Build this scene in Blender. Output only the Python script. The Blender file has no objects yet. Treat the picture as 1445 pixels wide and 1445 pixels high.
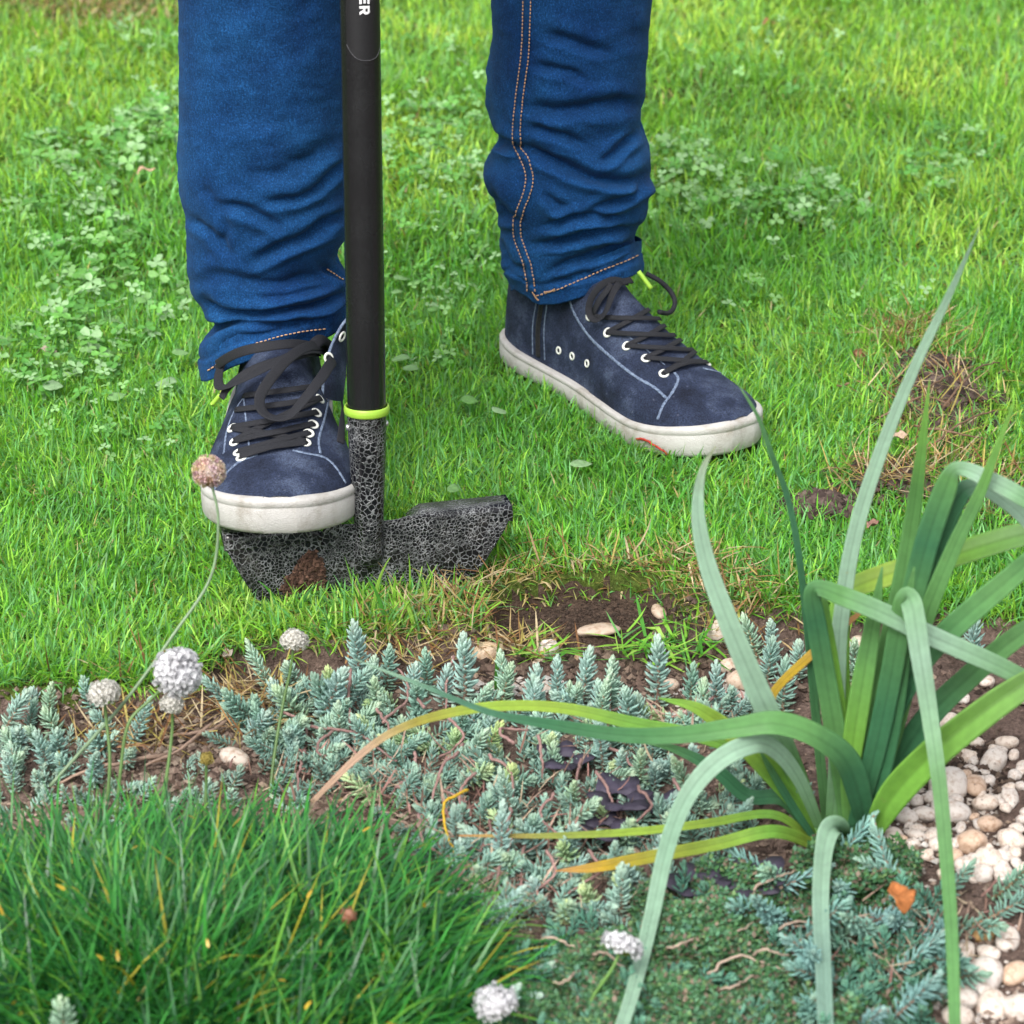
import bpy, bmesh, math, random
import numpy as np
from mathutils import Vector, Matrix
from mathutils.bvhtree import BVHTree

random.seed(7); rng = np.random.default_rng(11)
scene = bpy.context.scene
col = scene.collection

# ------------------------------------------------------------------ camera
CAM = np.array([0.0, -1.82, 0.90]); PITCH = math.radians(25.0); HF = math.radians(10.5)
cam_d = bpy.data.cameras.new('camera'); cam_d.sensor_width = 36.0
cam_d.lens = 18.0 / math.tan(HF); cam_d.clip_start = 0.02; cam_d.clip_end = 1000.0
cam_d.dof.use_dof = True; cam_d.dof.focus_distance = 2.06; cam_d.dof.aperture_fstop = 12.0
cam_d.dof.aperture_blades = 7
cam_o = bpy.data.objects.new('camera', cam_d); col.objects.link(cam_o)
cam_o.location = CAM; cam_o.rotation_euler = (math.pi/2 - PITCH, 0, 0)
scene.camera = cam_o
# ------------------------------------------------------------------ daylight, overcast
SUN_EL, SUN_AZ = math.radians(52), math.radians(205)      # azimuth the light comes from (0 = +Y, clockwise)
w = bpy.data.worlds.new('World'); scene.world = w; w.use_nodes = True
nt = w.node_tree; nt.nodes.clear()
sky = nt.nodes.new('ShaderNodeTexSky'); sky.sky_type = 'NISHITA'; sky.sun_disc = False
sky.sun_elevation = SUN_EL; sky.sun_rotation = SUN_AZ; sky.dust_density = 4.0
hs = nt.nodes.new('ShaderNodeHueSaturation'); hs.inputs['Saturation'].default_value = 0.22
bg = nt.nodes.new('ShaderNodeBackground'); bg.inputs['Strength'].default_value = 0.135
ow = nt.nodes.new('ShaderNodeOutputWorld')
nt.links.new(sky.outputs[0], hs.inputs['Color']); nt.links.new(hs.outputs[0], bg.inputs[0]); nt.links.new(bg.outputs[0], ow.inputs[0])
sd = bpy.data.lights.new('sun', 'SUN'); sd.energy = 1.5; sd.angle = math.radians(30); sd.color = (1.0, 0.965, 0.91)
so = bpy.data.objects.new('sun', sd); col.objects.link(so)
sdir = Vector((math.sin(SUN_AZ)*math.cos(SUN_EL), math.cos(SUN_AZ)*math.cos(SUN_EL), math.sin(SUN_EL)))
so.rotation_euler = sdir.to_track_quat('Z', 'Y').to_euler(); so.location = (0, -2, 4)
vs = scene.view_settings; vs.view_transform = 'Standard'; vs.look = 'None'; vs.gamma = 1.0
vs.exposure = 1.0; vs.use_curve_mapping = False
scene.render.engine = 'CYCLES'
scene.cycles.max_bounces = 5; scene.cycles.transparent_max_bounces = 4
scene.cycles.use_denoising = True

# ------------------------------------------------------------------ photo pixel <-> world (1445 px frame)
FPX = 722.5 / math.tan(HF)
CF = np.array([0, math.cos(PITCH), -math.sin(PITCH)]); CU = np.array([0, math.sin(PITCH), math.cos(PITCH)]); CR = np.array([1.0, 0, 0])
def ray(px, py):
    d = CF + CR*((px-722.5)/FPX) + CU*((722.5-py)/FPX)
    return d
def G(px, py, z=0.0):
    d = ray(px, py); t = (z-CAM[2])/d[2]; return CAM + d*t
def YP(px, py, y):
    d = ray(px, py); t = (y-CAM[1])/d[1]; return CAM + d*t
def proj(P):
    P = np.asarray(P, float) - CAM
    dep = P @ CF
    return 722.5 + (P @ CR)/dep*FPX, 722.5 - (P @ CU)/dep*FPX, dep
def mpp(P):                                                   # metres per photo pixel at P
    return float((np.asarray(P)-CAM) @ CF)/FPX

# ------------------------------------------------------------------ noise
_T = rng.random((256, 256))
def vnoise(x, y, seed=0):
    x = np.asarray(x, float)+seed*37.13; y = np.asarray(y, float)+seed*91.7
    xi = np.floor(x).astype(int); yi = np.floor(y).astype(int); fx = x-xi; fy = y-yi
    fx = fx*fx*(3-2*fx); fy = fy*fy*(3-2*fy)
    a = _T[xi & 255, yi & 255]; b = _T[(xi+1) & 255, yi & 255]; c = _T[xi & 255, (yi+1) & 255]; d = _T[(xi+1) & 255, (yi+1) & 255]
    return (a*(1-fx)+b*fx)*(1-fy)+(c*(1-fx)+d*fx)*fy
def fbm(x, y, seed=0, o=4):
    s = 0; a = 0.5
    for i in range(o):
        s = s + a*(vnoise(x*2**i, y*2**i, seed+i)-0.5); a *= 0.5
    return s
def sstep(a, b, x):
    t = np.clip((x-a)/(b-a), 0, 1); return t*t*(3-2*t)

# ------------------------------------------------------------------ mesh helpers
def setp(o, label=None, cat=None, group=None, kind=None):
    if label: o['label'] = label
    if cat: o['category'] = cat
    if group: o['group'] = group
    if kind: o['kind'] = kind
    return o
def link(name, me, mats=None, parent=None):
    o = bpy.data.objects.new(name, me); col.objects.link(o)
    if mats is not None:
        for m in (mats if isinstance(mats, (list, tuple)) else [mats]): me.materials.append(m)
    if parent is not None:
        o.parent = parent
        if parent.type == 'EMPTY': o.matrix_parent_inverse = Matrix.Translation(-parent.location)
    return o
def empty(name, loc):
    e = bpy.data.objects.new(name, None); col.objects.link(e); e.location = Vector(loc); e.empty_display_size = 0.02
    return e
def mesh_np(name, V, T=None, Q=None, C=None, smooth=True, mi=None):
    """numpy mesh from triangles and / or quads with an optional per-vertex colour."""
    V = np.asarray(V, np.float32).reshape(-1, 3)
    T = np.zeros((0, 3), np.int32) if T is None else np.asarray(T, np.int32).reshape(-1, 3)
    Q = np.zeros((0, 4), np.int32) if Q is None else np.asarray(Q, np.int32).reshape(-1, 4)
    me = bpy.data.meshes.new(name)
    me.vertices.add(len(V)); me.vertices.foreach_set('co', V.ravel())
    nl = T.size+Q.size; me.loops.add(nl); me.loops.foreach_set('vertex_index', np.concatenate([T.ravel(), Q.ravel()]))
    npoly = len(T)+len(Q); me.polygons.add(npoly)
    st = np.concatenate([np.arange(len(T))*3, T.size+np.arange(len(Q))*4]).astype(np.int32)
    me.polygons.foreach_set('loop_start', st)
    me.polygons.foreach_set('use_smooth', np.full(npoly, smooth))
    if mi is not None: me.polygons.foreach_set('material_index', np.asarray(mi, np.int32))
    if C is not None:
        C = np.asarray(C, np.float32)
        if C.shape[1] == 3: C = np.concatenate([C, np.ones((len(C), 1), np.float32)], 1)
        at = me.attributes.new('col', 'FLOAT_COLOR', 'POINT'); at.data.foreach_set('color', C.ravel())
    me.update(calc_edges=True); me.validate()
    return me
def grid_quads(nr, nc, wrap=False, off=0):
    r = np.arange(nr-1)[:, None]; c = np.arange(nc if wrap else nc-1)[None, :]; c2 = (c+1) % nc
    return (np.stack([r*nc+c, r*nc+c2, (r+1)*nc+c2, (r+1)*nc+c], -1).reshape(-1, 4)+off)
def spline(P, n):
    P = np.asarray(P, float)
    if len(P) == 2: return P[0]+(P[1]-P[0])*np.linspace(0, 1, n)[:, None]
    d = np.r_[0, np.cumsum(np.maximum(1e-9, np.linalg.norm(np.diff(P[:, :3], axis=0), axis=1))**0.5)]
    m = np.zeros_like(P)
    for i in range(len(P)):
        a = max(i-1, 0); b = min(i+1, len(P)-1); m[i] = (P[b]-P[a])/(d[b]-d[a])
    t = np.linspace(0, d[-1], n); k = np.clip(np.searchsorted(d, t, 'right')-1, 0, len(P)-2)
    h = (d[k+1]-d[k])[:, None]; s = ((t-d[k])[:, None])/h
    return (2*s**3-3*s**2+1)*P[k]+(s**3-2*s**2+s)*h*m[k]+(-2*s**3+3*s**2)*P[k+1]+(s**3-s**2)*h*m[k+1]
def unit(v):
    v = np.asarray(v, float); return v/np.maximum(1e-12, np.linalg.norm(v, axis=-1, keepdims=True))
def tube(P, r, n=8, cap=True):
    P = np.asarray(P, float); r = np.broadcast_to(np.asarray(r, float), (len(P),))
    t = unit(np.gradient(P, axis=0)); ref = np.array([0.31, 0.17, 0.93])
    if abs(t[0] @ ref) > 0.9: ref = np.array([0.9, 0.3, 0.1])
    s = np.zeros_like(P); s[0] = unit(np.cross(t[0], ref))
    for i in range(1, len(P)):
        v = s[i-1]-t[i]*(s[i-1] @ t[i]); s[i] = unit(v)
    b = np.cross(t, s); a = np.linspace(0, 2*math.pi, n, endpoint=False)
    V = P[:, None]+r[:, None, None]*(np.cos(a)[None, :, None]*s[:, None]+np.sin(a)[None, :, None]*b[:, None])
    V = V.reshape(-1, 3); Q = grid_quads(len(P), n, True); T = []
    if cap:
        k = len(V); V = np.vstack([V, P[0], P[-1]]); l = (len(P)-1)*n
        T = [(k, (i+1) % n, i) for i in range(n)]+[(k+1, l+i, l+(i+1) % n) for i in range(n)]
    return V, np.array(T, int).reshape(-1, 3), Q
class MB:
    def __init__(s): s.V = []; s.T = []; s.Q = []; s.C = []; s.n = 0
    def add(s, V, T=None, Q=None, C=None):
        V = np.asarray(V, float).reshape(-1, 3)
        if T is not None and len(T): s.T.append(np.asarray(T, int).reshape(-1, 3)+s.n)
        if Q is not None and len(Q): s.Q.append(np.asarray(Q, int).reshape(-1, 4)+s.n)
        s.V.append(V); s.n += len(V)
        if C is None: C = (1, 1, 1)
        C = np.broadcast_to(np.asarray(C, float), (len(V), np.shape(C)[-1]))
        s.C.append(C if C.shape[1] == 4 else np.c_[C, np.ones(len(V))])
        return s
    def tube(s, P, r, n=8, C=None, cap=True):
        return s.add(*tube(P, r, n, cap), C=C)
    def mesh(s, name, smooth=True):
        return mesh_np(name, np.vstack(s.V), np.vstack(s.T) if s.T else None, np.vstack(s.Q) if s.Q else None, np.vstack(s.C), smooth)
    def build(s, name, mat, parent=None, smooth=True):
        return link(name, s.mesh(name, smooth), mat, parent)
def ribbon(P, S, N, W, th=0.0008, fold=0.0, nc=7, curl=0.0):
    """closed strip: centre line P, side vectors S, normals N, full widths W; V-folded and curled across."""
    P, S, N = map(np.asarray, (P, S, N)); W = np.broadcast_to(np.asarray(W, float), (len(P),))
    u = np.linspace(-1, 1, nc)
    prof = fold*np.abs(u)+curl*u*u
    F = P[:, None]+S[:, None]*(u[None, :, None]*W[:, None, None]/2)+N[:, None]*((prof[None, :]*W[:, None]/2)[..., None])
    edge = (1-np.abs(u)**3*0.75)
    t2 = np.minimum(th, W*0.3)/2
    A = F+N[:, None]*(t2[:, None]*edge[None])[..., None]; B = F-N[:, None]*(t2[:, None]*edge[None])[..., None]
    ring = np.concatenate([A, B[:, ::-1]], 1); n2 = 2*nc
    Q = grid_quads(len(P), n2, True)
    l = (len(P)-1)*n2
    Q2 = [(i, n2-1-i, n2-2-i, i+1) for i in range(nc-1)]+[(l+i+1, l+n2-2-i, l+n2-1-i, l+i) for i in range(nc-1)]
    return ring.reshape(-1, 3), np.vstack([Q, Q2]), n2

# ------------------------------------------------------------------ materials
def new_mat(name):
    m = bpy.data.materials.new(name); m.use_nodes = True; t = m.node_tree; t.nodes.clear()
    o = t.nodes.new('ShaderNodeOutputMaterial'); b = t.nodes.new('ShaderNodeBsdfPrincipled')
    t.links.new(b.outputs[0], o.inputs[0]); return m, t, b, o
def nd(t, typ, **kw):
    n = t.nodes.new(typ)
    for k, v in kw.items():
        if k.startswith('i_'): n.inputs[k[2:].replace('_', ' ')].default_value = v
        else: setattr(n, k, v)
    return n
def noise_n(t, scale, detail=4, rough=0.55, vec=None, dist=0.0):
    n = nd(t, 'ShaderNodeTexNoise'); n.inputs['Scale'].default_value = scale; n.inputs['Detail'].default_value = detail
    n.inputs['Roughness'].default_value = rough; n.inputs['Distortion'].default_value = dist
    if vec is None:
        g = nd(t, 'ShaderNodeNewGeometry'); vec = g.outputs['Position']
    t.links.new(vec, n.inputs['Vector']); return n
def ramp(t, src, stops):
    r = nd(t, 'ShaderNodeValToRGB'); e = r.color_ramp.elements
    while len(e) < len(stops): e.new(0.5)
    for k, (p, c) in enumerate(stops):
        e[k].position = p; e[k].color = (c[0], c[1], c[2], 1) if not np.isscalar(c) else (c, c, c, 1)
    t.links.new(src, r.inputs[0]); return r
def mixc(t, f, a, b, mode='MIX'):
    m = nd(t, 'ShaderNodeMix', data_type='RGBA', blend_type=mode)
    for sock, v in ((m.inputs[0], f), (m.inputs[6], a), (m.inputs[7], b)):
        if hasattr(v, 'is_linked'): t.links.new(v, sock)
        elif np.isscalar(v): sock.default_value = v
        else: sock.default_value = (v[0], v[1], v[2], 1)
    return m.outputs[2]
def bump(t, b, src, dist, strength=1.0, prev=None):
    n = nd(t, 'ShaderNodeBump'); n.inputs['Distance'].default_value = dist; n.inputs['Strength'].default_value = strength
    t.links.new(src, n.inputs['Height'])
    if prev is not None: t.links.new(prev, n.inputs['Normal'])
    t.links.new(n.outputs[0], b.inputs['Normal']); return n.outputs[0]
def attr(t, name='col'):
    a = nd(t, 'ShaderNodeAttribute', attribute_name=name); return a.outputs['Color']
def mat_leafy(name, rough=0.5, trans=0.35, spec=0.4, tint=1.0, nscale=300, nvar=0.25, obvar=0.0, ttint=(1.15, 1.1, 0.6), veins=False):
    """plant tissue: vertex colour, small mottling, light passing through."""
    m, t, b, o = new_mat(name)
    c = attr(t)
    n = noise_n(t, nscale, 3)
    r = ramp(t, n.outputs[0], [(0.3, 1-nvar), (0.7, 1+nvar*0.0+0.0)])
    c2 = mixc(t, 1.0, c, r.outputs[0], 'MULTIPLY')
    if obvar:
        oi = nd(t, 'ShaderNodeObjectInfo'); r2 = ramp(t, oi.outputs['Random'], [(0.0, (1-obvar, 1-obvar*0.6, 1-obvar)), (0.5, (1, 1, 1)), (1.0, (1.0, 1.0, 1-obvar*0.9))])
        c2 = mixc(t, 1.0, c2, r2.outputs[0], 'MULTIPLY')
    if veins:                                                  # fine parallel veins: the attribute's alpha runs across the leaf
        al = nd(t, 'ShaderNodeAttribute', attribute_name='col').outputs['Alpha']
        ml = nd(t, 'ShaderNodeMath', operation='MULTIPLY'); ml.inputs[1].default_value = 130.0; t.links.new(al, ml.inputs[0])
        sn = nd(t, 'ShaderNodeMath', operation='SINE'); t.links.new(ml.outputs[0], sn.inputs[0])
        rv = ramp(t, sn.outputs[0], [(0.0, 0.92), (0.8, 1.0)]); c2 = mixc(t, 1.0, c2, rv.outputs[0], 'MULTIPLY')
        sp = noise_n(t, 90, 4, 0.7); rs = ramp(t, sp.outputs[0], [(0.70, 0.0), (0.76, 0.5)]); c2 = mixc(t, rs.outputs[0], c2, (0.34, 0.30, 0.12))
        bump(t, b, sn.outputs[0], 0.0003, 0.5)
    t.links.new(c2, b.inputs['Base Color']); b.inputs['Roughness'].default_value = rough
    b.inputs['Specular IOR Level'].default_value = spec
    tr = nd(t, 'ShaderNodeBsdfTranslucent'); cc = mixc(t, 1.0, c2, ttint, 'MULTIPLY'); t.links.new(cc, tr.inputs[0])
    mx = nd(t, 'ShaderNodeMixShader'); mx.inputs[0].default_value = trans
    t.links.new(b.outputs[0], mx.inputs[1]); t.links.new(tr.outputs[0], mx.inputs[2]); t.links.new(mx.outputs[0], o.inputs[0])
    return m
def mat_plain(name, c, rough=0.6, spec=0.5, metal=0.0, nscale=0, nvar=0.2, bumpd=0.0, c2=None):
    m, t, b, o = new_mat(name)
    b.inputs['Roughness'].default_value = rough; b.inputs['Specular IOR Level'].default_value = spec; b.inputs['Metallic'].default_value = metal
    if nscale:
        n = noise_n(t, nscale, 5)
        cc = c2 if c2 is not None else tuple(x*(1-nvar) for x in c)
        r = ramp(t, n.outputs[0], [(0.32, cc), (0.68, c)])
        t.links.new(r.outputs[0], b.inputs['Base Color'])
        if bumpd: bump(t, b, n.outputs[0], bumpd)
    else: b.inputs['Base Color'].default_value = (*c, 1)
    return m

M = {}
M['grass'] = mat_leafy('grass_blades', 0.45, 0.40, 0.4, nscale=120, nvar=0.15)
M['clover'] = mat_leafy('clover_leaf', 0.5, 0.22, 0.4, nscale=200)
M['thrift'] = mat_leafy('thrift_blades', 0.38, 0.25, 0.5, nscale=100)
M['strap'] = mat_leafy('strap_leaf', 0.33, 0.25, 0.45, nscale=160, nvar=0.16, veins=True)
M['sedum'] = mat_leafy('stonecrop', 0.6, 0.08, 0.3, nscale=260, nvar=0.18, obvar=0.3)
M['petal'] = mat_leafy('petal', 0.7, 0.55, 0.2, nscale=400, nvar=0.06, ttint=(1, 1, 1))
M['dry'] = mat_leafy('dry_matter', 0.8, 0.12, 0.2, nscale=400, nvar=0.4)
M['moss'] = mat_leafy('mossy_leaf', 0.6, 0.15, 0.3, nscale=250)
def mat_soil(name, dark, light, speck):
    m, t, b, o = new_mat(name)
    n1 = noise_n(t, 55, 6, 0.65); n2 = noise_n(t, 420, 4, 0.6)
    r = ramp(t, n1.outputs[0], [(0.3, dark), (0.7, light)])
    r2 = ramp(t, n2.outputs[0], [(0.35, 0.55), (0.62, 1.0), (0.74, 1.5)])
    c = mixc(t, 1.0, r.outputs[0], r2.outputs[0], 'MULTIPLY')
    v = nd(t, 'ShaderNodeTexVoronoi'); v.inputs['Scale'].default_value = 260
    g = nd(t, 'ShaderNodeNewGeometry'); t.links.new(g.outputs['Position'], v.inputs['Vector'])
    r3 = ramp(t, v.outputs['Distance'], [(0.10, 1.0), (0.16, 0.0)])
    n3 = noise_n(t, 90, 2); r4 = ramp(t, n3.outputs[0], [(0.56, 0.0), (0.62, 0.8)])
    f = mixc(t, 1.0, r3.outputs[0], r4.outputs[0], 'MULTIPLY')
    c = mixc(t, f, c, speck)
    t.links.new(c, b.inputs['Base Color']); b.inputs['Roughness'].default_value = 0.95; b.inputs['Specular IOR Level'].default_value = 0.135
    ad = nd(t, 'ShaderNodeMath', operation='ADD'); t.links.new(n1.outputs[0], ad.inputs[0]); t.links.new(n2.outputs[0], ad.inputs[1])
    bump(t, b, ad.outputs[0], 0.004)
    return m
M['soil'] = mat_soil('bed_soil', (0.08, 0.056, 0.046), (0.25, 0.175, 0.145), (0.48, 0.38, 0.32))
M['dug'] = mat_soil('dug_soil', (0.055, 0.037, 0.028), (0.125, 0.084, 0.062), (0.17, 0.12, 0.085))
M['thatch'] = mat_soil('lawn_thatch', (0.05, 0.07, 0.016), (0.12, 0.17, 0.03), (0.26, 0.24, 0.10))
# ================================================================== ground
EDGE_X = [-600, 40, 120, 200, 280, 330, 480, 560, 640, 700, 760, 860, 945, 1000, 1100, 1250, 1405, 2000]
EDGE_Y = [1000, 985, 982, 968, 945, 905, 893, 888, 878, 868, 872, 872, 868, 852, 850, 858, 862, 870]
def hole_f(px, py):                                            # 1 inside the fresh cut
    cx = 826; cy = 848 - (px-cx)*0.03
    r = np.sqrt(((px-cx)/138.0)**2+((py-cy)/35.0)**2)
    return 1-sstep(0.86, 1.08, r+0.22*fbm(px/25.0, py/10.0, 5))
def edge_y(px, py=0):
    return np.interp(px, EDGE_X, EDGE_Y)+14*fbm(px/40.0, px*0+3.1, 3)*2
def is_bed(px, py):
    return (py > edge_y(px)) | (hole_f(px, py) > 0.5)
def height(x, y):
    x = np.asarray(x, float); y = np.asarray(y, float)
    P = np.stack([x, y, 0*x], -1); yy = np.maximum(y, -1.5)
    P[..., 1] = yy
    px, py, _ = proj(P)
    e = edge_y(px)
    bed = sstep(-4, 14, py-e)
    h = 0.006*fbm(x*6, y*6, 1)*2
    near = (np.abs(x) < 2) & (y < 3)
    h = h*np.where(near, 1, 0.3)
    rough = 0.016*fbm(x*28, y*28, 2, 5)+0.006*np.abs(fbm(x*90, y*90, 8, 3))*2
    h = h-0.022*bed+bed*rough
    hf = hole_f(px, py)
    h = h-0.018*hf*(1-bed)-0.002*hf*bed+hf*0.005*fbm(x*60, y*60, 4, 4)
    # little bank where the turf was cut behind the hole, and the spoil heaps at the right
    for (cx, cy, rx, ry, hh) in ((1310, 560, 90, 60, 0.02), (1270, 690, 60, 30, 0.012), (1160, 725, 40, 20, 0.01)):
        q = ((px-cx)/rx)**2+((py-cy)/ry)**2
        h = h+hh*np.exp(-q)*(0.7+1.2*fbm(x*50, y*50, 6, 4))
    return h
def hz(x, y): return float(height(np.array([x]), np.array([y]))[0])
def ground_at(px, py):
    p = G(px, py)
    for _ in range(3): p = G(px, py, hz(p[0], p[1]))
    return p
def axis(lo, hi, st, far, g=1.25):
    a = list(np.arange(lo, hi+1e-9, st)); s = st
    while a[-1] < far: s *= g; a.append(a[-1]+s)
    s = st; b = []
    v = lo
    while v > -far: s *= g; v -= s; b.append(v)
    return np.array(b[::-1]+a)
xs = axis(-0.72, 0.72, 0.0048, 250); ys0 = axis(-0.66, 0.10, 0.0044, 250)
ys = np.concatenate([ys0[ys0 <= 0.1], np.arange(0.115, 2.4, 0.015), 2.4+np.cumsum(0.02*1.25**np.arange(1, 40))]); ys = ys[ys < 300]
X, Yg = np.meshgrid(xs, ys)
Z = height(X, Yg)
Vg = np.stack([X, Yg, Z], -1).reshape(-1, 3); Qg = grid_quads(len(ys), len(xs))
cen = Vg[Qg].mean(1); cp = cen.copy(); cp[:, 1] = np.maximum(cp[:, 1], -1.5); cp[:, 2] = 0
pxc, pyc, _ = proj(cp)
hf = hole_f(pxc, pyc) > 0.55
bedm = (pyc > edge_y(pxc)) & ~hf
def sub_obj(name, mask, mat):
    q = Qg[mask]; u, inv = np.unique(q, return_inverse=True)
    return setp(link(name, mesh_np(name, Vg[u], Q=inv.reshape(-1, 4)), mat), kind='structure')
setp(sub_obj('lawn_ground', ~(bedm | hf), M['thatch']), 'soil and thatch under the mown lawn', 'lawn')
setp(sub_obj('garden_bed', bedm, M['soil']), 'crumbly brown soil of the planted border in front of the lawn', 'soil')
setp(sub_obj('dug_hole', hf, M['dug']), 'fresh dark soil in the half-moon cut at the lawn edge', 'soil')

# ------------------------------------------------------------------ lawn grass
def blades(P, L, Wd, az, lean, curve, C, seg=3, tipfrac=0.0, twist=None):
    n = len(P); d = np.stack([np.cos(az), np.sin(az), 0*az], -1); up = np.array([0, 0, 1.0])
    sa = az+math.pi/2+(rng.normal(0, 0.5, n) if twist is None else twist)
    sv = np.stack([np.cos(sa), np.sin(sa), 0*sa], -1)
    c = np.array(P, float); V = np.zeros((n, 2*seg+1, 3))
    wt = np.array([0.8, 1.0, 0.8, 0.55, 0.4])[:seg] if seg > 2 else np.array([0.9, 0.9])
    for k in range(seg):
        V[:, 2*k] = c-sv*(Wd*wt[k]/2)[:, None]; V[:, 2*k+1] = c+sv*(Wd*wt[k]/2)[:, None]
        ph = lean+curve*(k+0.5)/seg
        c = c+(np.sin(ph)[:, None]*d+np.cos(ph)[:, None]*up)*(L/seg)[:, None]
    V[:, 2*seg] = c
    tri = []
    for k in range(seg-1): a = 2*k; tri += [(a, a+1, a+3), (a, a+3, a+2)]
    tri.append((2*seg-2, 2*seg-1, 2*seg))
    nv = 2*seg+1
    T = (np.array(tri)[None]+(np.arange(n)*nv)[:, None, None]).reshape(-1, 3)
    Cc = np.repeat(np.asarray(C)[:, None], nv, 1)
    return V.reshape(-1, 3), T, Cc.reshape(-1, 3)
def gauss(px, py, cx, cy, rx, ry): return np.exp(-(((px-cx)/rx)**2+((py-cy)/ry)**2))
def straw_f(px, py):
    s = 0.06+0*px
    for (cx, cy, rx, ry, k) in ((640, 855, 50, 34, 0.6), (760, 818, 120, 18, 0.55), (900, 800, 90, 24, 0.5), (1000, 830, 60, 30, 0.5),
                                (560, 870, 90, 30, 0.45), (900, 735, 160, 60, 0.2), (1310, 560, 70, 60, 0.5), (1270, 690, 60, 34, 0.35),
                                (1390, 690, 60, 60, 0.45), (1160, 725, 45, 25, 0.5), (1060, 860, 90, 25, 0.45), (1280, 480, 50, 30, 0.6),
                                (130, 10, 160, 42, 0.75), (90, 720, 120, 80, 0.12), (470, 480, 120, 60, 0.1), (720, 832, 50, 26, 0.6), (300, 900, 200, 40, 0.14)):
        s = s+k*gauss(px, py, cx, cy, rx, ry)
    return np.clip(0.06+(s-0.06)*0.78, 0, 0.95)
def bare_f(px, py):                                            # places where turf is torn open
    s = 0*px
    for (cx, cy, rx, ry, k) in ((1330, 592, 70, 44, 0.95), (1300, 540, 70, 24, 0.75), (1270, 688, 60, 26, 0.97), (1155, 727, 36, 16, 0.8), (1385, 700, 40, 40, 0.7),
                                (60, 15, 60, 25, 0.6), (190, 12, 60, 18, 0.7), (690, 845, 50, 18, 0.85), (820, 822, 130, 12, 0.5), (975, 845, 40, 18, 0.7), (560, 900, 120, 12, 0.5)):
        s = s+k*gauss(px, py, cx, cy, rx, ry)
    return np.clip(s, 0, 0.97)
GREENS = np.array([[0.17, 0.47, 0.045], [0.27, 0.57, 0.065], [0.095, 0.34, 0.045], [0.38, 0.64, 0.11], [0.165, 0.44, 0.13]])
STRAWS = np.array([[0.46, 0.36, 0.15], [0.58, 0.48, 0.27], [0.30, 0.18, 0.07], [0.42, 0.42, 0.11]])
def in_shoe(x, y): return np.zeros(len(x), bool)               # replaced below, once the standing shoe is placed
def make_grass(name, n, ylo, yhi, xhalf, Lr, Wr, seg, label, shoe_test):
    y = rng.uniform(ylo, yhi, n); x = rng.uniform(-1, 1, n)*xhalf(y)
    px, py, _ = proj(np.stack([x, y, 0*x], -1))
    e = edge_y(px)
    keep = (py < e+6) & (hole_f(px, py-11) < 0.05) & ~((np.abs(px-830) < 105) & (py > 850)) & (rng.random(n) > bare_f(px, py)) & ~shoe_test(x, y)
    keep &= rng.random(n) < 0.62+0.75*vnoise(x*22, y*22, 9)
    x, y, px, py, e = x[keep], y[keep], px[keep], py[keep], e[keep]; n = len(x)
    st = rng.random(n) < straw_f(px, py)
    big = vnoise(x*5, y*5, 21); mid = vnoise(x*17, y*17, 23)
    k = np.clip((rng.random(n)*0.6+big*0.5+mid*0.25-0.1)*4.4, 0, 4).astype(int)
    C = GREENS[np.array([2, 0, 4, 1, 3])[np.clip(k, 0, 4)]]*rng.uniform(0.6, 1.4, (n, 1))*np.stack([1+0.35*sstep(0.3, 1.5, y)+0.25*(rng.random(n)-0.4), 1+0.08*sstep(0.3, 1.5, y), np.ones(n)], -1)
    C = np.where(st[:, None], STRAWS[rng.integers(0, 4, n)]*rng.uniform(0.7, 1.25, (n, 1)), C)
    L = rng.uniform(*Lr, n)*(0.7+0.6*vnoise(x*11, y*11, 31)); L[st] *= 0.8
    fringe = (py > e-45) & (px < 700); L = np.where(fringe & (rng.random(n) < 0.3), L*1.35, L)
    az = 2*math.pi*(vnoise(x*7, y*7, 41)*1.4+rng.normal(0, 0.28, n))
    nh = np.exp(-(((px-826)/190)**2+((py-846)/48)**2)); L = L*(1-0.45*nh)
    lean = np.abs(rng.normal(0.5, 0.42, n))+0.35*st; curve = rng.normal(0.85, 0.6, n)
    z = height(x, y)-0.002
    V, T, Cc = blades(np.stack([x, y, z], -1), L, rng.uniform(*Wr, n), az, lean, curve, C, seg)
    V[:, 2] = np.maximum(V[:, 2], np.repeat(z, 2*seg+1)-0.004)
    o = link(name, mesh_np(name, V, T, C=Cc), M['grass']); setp(o, label, 'grass', kind='stuff'); return o
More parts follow.
